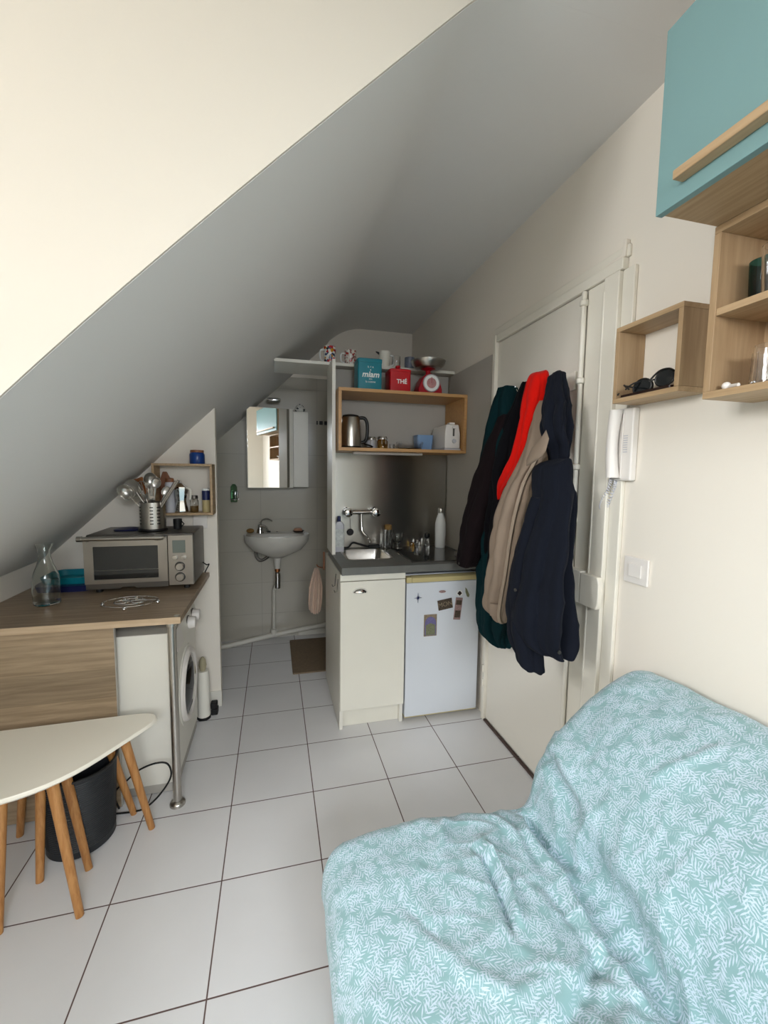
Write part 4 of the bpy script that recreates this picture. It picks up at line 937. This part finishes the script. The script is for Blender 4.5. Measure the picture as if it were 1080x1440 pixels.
o=obj('glasses_case',MB().rings([rrect(1.566,1.582,-.11,.065,.006,zs),rrect(1.566,1.582,-.11,.065,.006,zs+.008)]),W['brownglass']);tag(o,'thin flat dark case lying along the front of the small box shelf','case')
# glassware in display shelf
z2=1.7515
def g2(x,y,z,r,h_,m,lab,grp,flare=1.1): return tumbler('tumbler',(x,y,z),r,h_,lab,grp,m=m,flare=flare)
g2(1.600,-.302,z2,.027,.105,'tglass','deep teal glass tumbler on the upper tier of the display shelf','tumblers on the upper tier')
g2(1.553,-.366,z2,.031,.105,'glass','clear tumbler in front of the teal one on the upper tier','tumblers on the upper tier')
z3=1.5665
g2(1.605,-.318,z3,.031,.085,'glass','clear stemless glass at the back of the lower tier','glasses on the lower tier',.85)
g2(1.550,-.362,z3,.032,.085,'glass','clear stemless glass at the front of the lower tier','glasses on the lower tier',.85)
o=obj('bottle_stopper',MB().ball((1.522,-.296,z3+.009),.009).tube([(1.522,-.301,z3+.007),(1.512,-.330,z3+.005)],.004,8),W['plastic']);tag(o,'tiny white stopper lying at the front left of the lower tier','stopper')
# wavy mirror, board seen through the washroom mirror
o=obj('white_bowls',MB().lathe((1.56,-.75,z3),[(.03,0),(.07,.04),(.068,.04),(.02,.004)]),W['porcelain']);tag(o,'white bowl on the lower tier further along the shelf','bowl')
# intercom
t=thing('intercom_handset',(XW,.135,1.35),'white wall intercom with handset hung above the light switch','intercom')
obj('base_plate',MB().box(XW-.026,XW-.0005,.076,.172,1.352,1.590),W['plastic'],t,bevel=.006)
hb=MB()
R=[]
for i in range(21):
    v=i/20; z=1.362+v*.222; th=.040+.010*abs(2*v-1)**2-.006
    bulge=.018*(abs(2*v-1)**3); w_=.019
    xc=XW-.030-.012-bulge*.1; R.append([(xc-th/2*math.cos(a)-.004*math.sin(PI*v),.133+w_*math.sin(a)-.010*abs(2*v-1)**2+.006,z) for a in [2*PI*j/20 for j in range(20)]])
hb.rings(R)
obj('handset',hb,W['plastic'],t)
obj('cradle',MB().box(XW-.030,XW-.0262,.112,.116,1.36,1.585),W['plastic'],t,bevel=.002)
gr=MB()
for i in range(8): gr.box(XW-.0275,XW-.0262,.094,.110,1.445+i*.0075,1.448+i*.0075)
obj('speaker_grille',gr,W['plasticg'],t)
co=[]
pathp=spline([(XW-.03,.150,1.358),(XW-.028,.163,1.32),(XW-.026,.19,1.28),(XW-.025,.196,1.255),(XW-.022,.18,1.25),(XW-.02,.165,1.28),(XW-.02,.145,1.33),(XW-.02,.14,1.351)],40)
for i,p in enumerate(pathp):
    a=i*.75; co.append((p.x+.0045*math.cos(a),p.y+.0045*math.sin(a)*.8,p.z+.003*math.sin(a)))
o=obj('handset_cord',MB().tube(co,.0022,6),W['plasticg'],t,label='curly white cord')
t=thing('light_switch',(XW,.045,1.02),'square white light switch on the right wall below the intercom','switch')
obj('plate',MB().box(XW-.009,XW-.0005,.000,.095,1.018,1.105),W['plastic'],t,bevel=.003)
obj('rocker',MB().box(XW-.0135,XW-.0092,.022,.073,1.04,1.084),W['plastic'],t,bevel=.002)
# coat rack
t=thing('coat_rack',(XW-.03,.6,1.70),'white rail with hooks on the door, mostly hidden by the coats','coat rack')
obj('rail',MB().box(XW-.024,XW-.0125,.37,.90,1.695,1.765),W['trim'],t,bevel=.003)
for y in (.42,.52,.62,.73,.83): obj('hook',MB().tube([(XW-.024,y,1.75),(XW-.05,y,1.752),(XW-.062,y,1.765),(XW-.062,y,1.775)],.004,8),W['chrome'],t)

# ------------------------------------------------------------------ coats
CS={
  'green': [(1.59, 0.785, 1.778, 0.044), (1.587, 0.775, 1.753, 0.052), (1.583, 0.753, 1.658, 0.09), (1.58, 0.762, 1.426, 0.118), (1.577, 0.754, 1.121, 0.119), (1.573, 0.743, 0.916, 0.111), (1.57, 0.759, 0.7, 0.097), (1.57, 0.77, 0.607, 0.086), (1.57, 0.75, 0.568, 0.07), (1.57, 0.714, 0.546, 0.038)],
  'brown': [(1.57, 0.591, 1.762, 0.023), (1.559, 0.594, 1.696, 0.043), (1.549, 0.641, 1.58, 0.053), (1.538, 0.683, 1.424, 0.068), (1.527, 0.681, 1.262, 0.067), (1.52, 0.716, 1.06, 0.057), (1.52, 0.733, 0.921, 0.044), (1.52, 0.731, 0.8, 0.027)],
  'brown_sleeve': [(1.53, 0.685, 1.631, 0.035), (1.512, 0.725, 1.522, 0.047), (1.495, 0.749, 1.425, 0.056), (1.478, 0.781, 1.257, 0.068), (1.46, 0.804, 1.117, 0.072), (1.46, 0.86, 0.967, 0.062), (1.46, 0.884, 0.908, 0.054)],
  'red': [(1.57, 0.494, 1.782, 0.029), (1.555, 0.476, 1.76, 0.04), (1.54, 0.476, 1.675, 0.052), (1.525, 0.479, 1.562, 0.046), (1.51, 0.509, 1.449, 0.035), (1.495, 0.538, 1.375, 0.045), (1.49, 0.616, 1.297, 0.028), (1.49, 0.634, 1.249, 0.014), (1.49, 0.655, 1.151, 0.01)],
  'beige': [(1.54, 0.429, 1.654, 0.021), (1.529, 0.422, 1.584, 0.032), (1.518, 0.411, 1.5, 0.042), (1.506, 0.404, 1.445, 0.05), (1.495, 0.412, 1.403, 0.056), (1.484, 0.453, 1.333, 0.063), (1.472, 0.484, 1.216, 0.07), (1.461, 0.498, 1.096, 0.069), (1.45, 0.501, 0.976, 0.068), (1.45, 0.525, 0.878, 0.068), (1.45, 0.54, 0.796, 0.061), (1.45, 0.531, 0.758, 0.04), (1.45, 0.516, 0.747, 0.023)],
  'navy_hood': [(1.56, 0.375, 1.755, 0.019), (1.539, 0.345, 1.732, 0.032), (1.518, 0.312, 1.647, 0.045), (1.497, 0.283, 1.541, 0.047), (1.49, 0.258, 1.464, 0.038), (1.49, 0.245, 1.401, 0.03)],
  'navy': [(1.49, 0.224, 1.423, 0.032), (1.481, 0.257, 1.401, 0.073), (1.472, 0.248, 1.338, 0.078), (1.463, 0.227, 1.289, 0.075), (1.454, 0.229, 1.189, 0.086), (1.445, 0.237, 1.086, 0.097), (1.436, 0.235, 0.984, 0.106), (1.43, 0.227, 0.883, 0.114), (1.43, 0.218, 0.808, 0.111), (1.43, 0.166, 0.772, 0.079), (1.43, 0.139, 0.768, 0.058)],
  'navy_sleeve': [(1.43, 0.262, 1.287, 0.035), (1.421, 0.277, 1.183, 0.042), (1.411, 0.288, 1.078, 0.052), (1.402, 0.291, 0.972, 0.056), (1.392, 0.28, 0.868, 0.06), (1.383, 0.249, 0.8, 0.06), (1.38, 0.212, 0.736, 0.052), (1.38, 0.193, 0.706, 0.044), (1.38, 0.169, 0.697, 0.029)],

}
def loft(S,seed,folds=7,amp=.16,ratio=1.15,seg=128,sub=12,xmax=XW-.03,hemcurl=.0,xr=.95):
    P=spline([(a,b,c) for a,b,c,_ in S],sub); Wd=[v.x for v in spline([(d,0,0) for *_,d in S],sub)]
    R=[]; n=len(P); z0=P[0].z; z1=P[-1].z
    for i,(p,w) in enumerate(zip(P,Wd)):
        v=i/(n-1); w=max(w,.006)
        a=w*.90*xr; b=w*ratio
        ring=[]
        for j in range(seg):
            th=2*PI*j/seg
            k=(abs(math.cos(folds/2*th+seed+.9*math.sin(v*3+seed)))*2-1.25)*.75+(abs(math.cos(math.floor(folds*.8)*th+seed*2.3+v*2.2))*2-1.2)*.30+.8*noise.noise(Vector((math.cos(th)*1.7,math.sin(th)*1.7,v*3+seed*5)))
            f=1+amp*min(1,.25+v*1.3)*k
            x=p.x+a*f*math.cos(th); y=p.y+b*f*math.sin(th)
            z=p.z+.010*noise.noise(Vector((th,seed,v*4)))
            nn=noise.noise(Vector((x*18,y*18,p.z*9+seed)))*.006+(1-abs(noise.noise(Vector((y*7+p.z*8,x*7-p.z*6,seed)))))**4*.004-.002
            x+=nn; y-=nn
            ring.append((min(x,xmax),y,z))
        R.append(ring)
    return R
def coatmesh(S,seed,**k): return MB().rings(loft(S,seed,**k))
def strip(S,side,wid,m,parent,name,off=.008,rng=(0,1),seed=0,label=None):
    """flat band laid on the viewer side of a coat, from its sections"""
    P=spline([(a,b,c) for a,b,c,_ in S],8); Wd=[v.x for v in spline([(d,0,0) for *_,d in S],8)]
    n=len(P); vs=[]
    dirv=Vector((.86,-.52,0)); out=Vector((-.52,-.86,0))
    L=[];
    for i in range(int(rng[0]*(n-1)),int(rng[1]*(n-1))+1):
        p=P[i];w=Wd[i]; c=p+dirv*(w*side)+out*(w*math.sqrt(max(0,1-side*side))*1.0+off)
        c+=Vector((0,0,0))
        q=[]
        for u,o_ in ((-wid,0),(-wid*.7,.004),(wid*.7,.004),(wid,0),(wid,-.02),(-wid,-.02)): 
            q.append(tuple(c+dirv*u+out*o_))
        L.append(q)
    return obj(name,MB().rings(L),m,parent,smooth=50,label=label)
g=thing('hanging_coat',(1.58,.75,.55),'long dark green coat hanging at the back, nearest the fridge','coat','coats hanging on the door')
obj('coat_body',coatmesh(CS['green'],1.3,folds=7,amp=.20),W['green_c'],g,smooth=80)
b_=thing('hanging_coat',(1.53,.65,.8),'very dark brown coat with one sleeve reaching down to the worktop','coat','coats hanging on the door')
obj('coat_body',coatmesh(CS['brown'],2.2,folds=6,amp=.2),W['black_c'],b_,smooth=80)
sl_=obj('sleeve',coatmesh(CS['brown_sleeve'],4.4,folds=4,amp=.12,ratio=1.0),W['brown_c'],b_,smooth=80)
obj('cuff_button',MB().lathe((1.405,.86,.925),[(.006,0),(.006,-.003)],'x'),W['darksteel'],sl_)
r_=thing('hanging_jacket',(1.52,.45,1.15),'bright red fleece jacket squeezed between the dark and the taupe coats','jacket','coats hanging on the door')
obj('jacket_body',coatmesh(CS['red'],.6,folds=6,amp=.26),W['red_c'],r_,smooth=80)
t_=thing('hanging_coat',(1.48,.4,.76),'taupe trench coat with a pointed collar and pale front edge','coat','coats hanging on the door')
obj('coat_body',coatmesh(CS['beige'],3.1,folds=6,amp=.17),W['beige_c'],t_,smooth=80)
strip(CS['beige'],.0,.007,W['beige_d'],t_,'placket',rng=(.30,1),off=.012)

# collar flap of the taupe coat: a folded thick leaf of cloth
def leafcloth(pts,thick,m,parent,name,bul=.012,label=None):
    """outline in 3-D, given thickness away from the viewer and a soft bulge"""
    P=[Vector(p) for p in pts]; c=sum(P,Vector())/len(P); out=Vector((-.52,-.80,.1)).normalized()
    def ring(k,o_): return [tuple(c+(p-c)*k+out*o_) for p in P]
    return obj(name,MB().rings([ring(.9,-thick),ring(1,-thick*.6),ring(1,0),ring(.8,bul*.6),ring(.45,bul),ring(.05,bul*1.1)]),m,parent,smooth=70,label=label)
leafcloth([(1.4,.196,1.519),(1.4,.178,1.488),(1.4,.191,1.451),(1.4,.213,1.43),(1.4,.273,1.408),(1.4,.304,1.4),(1.4,.305,1.421),(1.4,.273,1.462),(1.4,.225,1.491)],.02,W['beige_c'],t_,'collar')
obj('button',MB().lathe((1.405,.50,.885),[(.007,0),(.007,-.004)],'x'),W['black'],t_)
pk=strip(CS['beige'],-.25,.022,W['beige_c'],t_,'pocket_flap',rng=(.80,.87),off=.004)
n_=thing('hanging_coat',(1.45,.15,.7),'navy hooded coat hanging in front of all the others','coat','coats hanging on the door')
obj('coat_body',coatmesh(CS['navy'],5.2,folds=6,amp=.24,xr=.8),W['navy_c'],n_,smooth=80)
obj('hood',coatmesh(CS['navy_hood'],1.9,folds=5,amp=.26),W['navy_c'],n_,smooth=80)
sl_=obj('sleeve',coatmesh(CS['navy_sleeve'],2.7,folds=4,amp=.16,ratio=1.0),W['navy_c'],n_,smooth=80)
obj('cuff_button',MB().lathe((1.335,.235,.965),[(.006,0),(.006,-.004)],'x'),W['darksteel'],sl_)
obj('hem_button',MB().lathe((1.40,.075,.80),[(.006,0),(.006,-.004)],'y'),W['darksteel'],n_)

# ------------------------------------------------------------------ sofa
def sofa():
    t=thing('sofa_bed',(1.13,-1.0,0),'futon sofa under a wrinkled aqua cover printed with white leaf sprigs','sofa')
    prof=[(.650,.02),(.632,.16),(.622,.30),(.628,.365),(.655,.412),(.71,.432),(.80,.437),(.92,.434),(1.04,.426),(1.13,.414),(1.19,.404),(1.218,.425),(1.232,.49),(1.258,.56),(1.305,.635),(1.37,.70),(1.45,.757),(1.53,.792),(1.585,.800),(1.620,.787),(1.638,.74),(1.645,.65),(1.648,.4),(1.648,.02)]
    P=[(p.x,p.z) for p in spline([(x,0,z) for x,z in prof],14)]
    # resample evenly
    L=[0]
    for i in range(1,len(P)): L.append(L[-1]+math.hypot(P[i][0]-P[i-1][0],P[i][1]-P[i-1][1]))
    nV=300; Q=[];k=0
    for i in range(nV+1):
        s=L[-1]*i/nV
        while k<len(L)-2 and L[k+1]<s: k+=1
        f=(s-L[k])/max(1e-9,L[k+1]-L[k]); Q.append((P[k][0]+(P[k+1][0]-P[k][0])*f,P[k][1]+(P[k+1][1]-P[k][1])*f,s))
    NR=[]
    for i in range(nV+1):
        a=Q[max(0,i-1)];b=Q[min(nV,i+1)]; tx,tz=b[0]-a[0],b[1]-a[1]; l=math.hypot(tx,tz); NR.append((-tz/l,tx/l))
    y1,y0=-.028,-1.95; 
    # creases: polylines in (x,y) for the seat and backrest, (amp,width)
    CR=[([(1.18,-.07),(1.198,-.185),(1.225,-.30),(1.222,-.41),(1.20,-.55),(1.19,-.9)],-.030,.011),
        ([(1.19,-.06),(1.15,-.15),(1.17,-.27),(1.14,-.40),(1.16,-.55)],.016,.014),
        ([(1.275,-.04),(1.28,-.10),(1.262,-.20),(1.25,-.30)],.012,.010),
        ([(1.257,-.03),(1.262,-.09),(1.25,-.17),(1.241,-.25)],-.022,.007),
        ([(.994,-.16),(1.005,-.22),(1.0,-.30),(.98,-.38)],-.020,.008),
        ([(1.015,-.15),(1.026,-.22),(1.02,-.30),(1.00,-.37)],.022,.010),
        ([(1.06,-.06),(1.10,-.10),(1.12,-.17),(1.10,-.25)],.014,.014),
        ([(.97,-.05),(.93,-.11),(.90,-.18)],.012,.013),
        ([(.90,-.05),(.87,-.09)],.010,.012),
        ([(.80,-.32),(.86,-.42),(.93,-.47),(1.02,-.45)],.010,.02),
        ([(.93,-.55),(1.02,-.51),(1.10,-.46),(1.17,-.43)],-.020,.015),
        ([(1.00,-.58),(1.07,-.55),(1.14,-.52)],.013,.016),
        ([(.78,-.26),(.82,-.33),(.84,-.38)],-.007,.010),
        ([(1.11,-.28),(1.13,-.38),(1.12,-.50)],-.010,.012),
        ([(1.33,-.33),(1.42,-.37),(1.50,-.39)],.006,.012),
        ([(.72,-.50),(.83,-.52),(.90,-.56)],.008,.018)]
    def dseg(px_,py_,a,b):
        ax,ay=a;bx,by=b; dx,dy=bx-ax,by-ay; l=dx*dx+dy*dy; t_=max(0,min(1,((px_-ax)*dx+(py_-ay)*dy)/l)); return math.hypot(px_-ax-dx*t_,py_-ay-dy*t_),t_
    nU=330; vs=[];uv=[]
    for j in range(nU+1):
        # denser near the visible end
        s=j/nU; y=y1-(y1-y0)*(s**1.35)
        d=(y1-y)
        r=.055; ins=r-math.sqrt(max(0,r*r-(r-min(d,r))**2)) if d<r else 0
        for i in range(nV+1):
            x,z,sv=Q[i]; nx,nz=NR[i]
            # the upper end of the backrest is pulled in and rounded
            o_=-ins
            if x>1.30 and z>.5 and i<nV*.8:
                e=max(0,1-d/.22); o_-=.018*e*e*min(1,(z-.5)/.2)
            top=(z>.30)
            if top:
                h=0
                xx=x
                for pl_,am,wd in CR:
                    if z<.3 or i>nV*.80: break
                    best=9
                    for q in range(len(pl_)-1):
                        dd_,_=dseg(xx,y,pl_[q],pl_[q+1])
                        if dd_<best: best=dd_
                    if best<wd*3:
                        e0=min(1,math.hypot(xx-pl_[0][0],y-pl_[0][1])/.04); e1=min(1,math.hypot(xx-pl_[-1][0],y-pl_[-1][1])/.04)
                        h+=am*math.exp(-(best/wd)**2)*min(e0,1)*min(e1,1)
                fb=noise.fractal(Vector((x*6,y*5,z*6)),1,2,5)*.009
                seat=math.exp(-((x-1.08)/.22)**2)
                rg=(1-abs(noise.noise(Vector((x*9+3,y*6,z*4)))))**6*.009*seat+ (1-abs(noise.noise(Vector((x*5+8,y*11,z*5)))))**8*.006*seat
                o_+=h+fb+rg
            else:
                o_+=noise.noise(Vector((0,y*7,z*2)))*.010
            vs.append((x+nx*o_,y,max(.012,z+nz*o_)))
            uv.append((y,sv))
    fs=[]
    for j in range(nU):
        for i in range(nV):
            a=j*(nV+1)+i; fs.append((a,a+1,a+nV+2,a+nV+1))
    fs.append(tuple(range(nV,-1,-1))); fs.append(tuple(nU*(nV+1)+i for i in range(nV+1)))
    me_uv=uv
    mb=MB().add(vs,fs)
    mb.v=[(min(v[0],XW-.006),v[1],v[2]) for v in mb.v]
    o=obj('slipcover',mb,W['slip'],t,smooth=80)
    lay=o.data.uv_layers.new(name='UVMap')
    for lp in o.data.loops: lay.data[lp.index].uv=uv[lp.vertex_index]
    return t
sofa()

# ------------------------------------------------------------------ camera
def cam():
    f,p,y,r,h,cx,cy=598.558658,.0907302417,.252470112,.0120129668,4.10605391,1.55648820,-3.20159162
    s=.333
    cy_,sy=math.cos(y),math.sin(y);cp,sp=math.cos(p),math.sin(p);cr,sr=math.cos(r),math.sin(r)
    fwd=Vector((sy*cp,cy_*cp,-sp)); right=Vector((cy_,-sy,0)); up=right.cross(fwd)
    rr=right*cr+up*sr; uu=up*cr-right*sr
    c=bpy.data.cameras.new('camera'); o=bpy.data.objects.new('camera',c); COL.objects.link(o)
    c.sensor_fit='VERTICAL'; c.sensor_height=36; c.lens=f*36/1440; c.clip_start=.02
    M=Matrix((rr,uu,-fwd)).transposed().to_4x4(); M.translation=Vector((cx,cy,h))*s
    o.matrix_world=M; sc.camera=o
cam()
# ------------------------------------------------------------------ light
w=bpy.data.worlds.new('world'); sc.world=w; w.use_nodes=True
nt=w.node_tree; bg=nt.nodes['Background']
bg.inputs[0].default_value=lin('dfe8f2'); bg.inputs[1].default_value=1.0
def area(name,loc,rot,sx,sy,power,col):
    l=bpy.data.lights.new(name,'AREA'); l.shape='RECTANGLE'; l.size=sx; l.size_y=sy; l.energy=power; l.color=col
    o=bpy.data.objects.new(name,l); COL.objects.link(o); o.location=loc; o.rotation_euler=rot; return o
# overcast daylight just outside the dormer window, shining inwards (+x)
area('daylight_dormer',(wx0-.45,ym,2.40),(0,math.radians(-90+32),0),1.3,1.4,LP,(.96,.98,1))
area('added_fill_near_window',(.65,YN-.70,2.35),(math.radians(90-33),0,0),1.5,1.3,LQ,(.89,.94,1))  # added fill light behind the made-up near window
sc.view_settings.view_transform='Standard'; sc.view_settings.look='None'; sc.view_settings.gamma=1; sc.view_settings.use_curve_mapping=False
sc.view_settings.exposure=EXPO
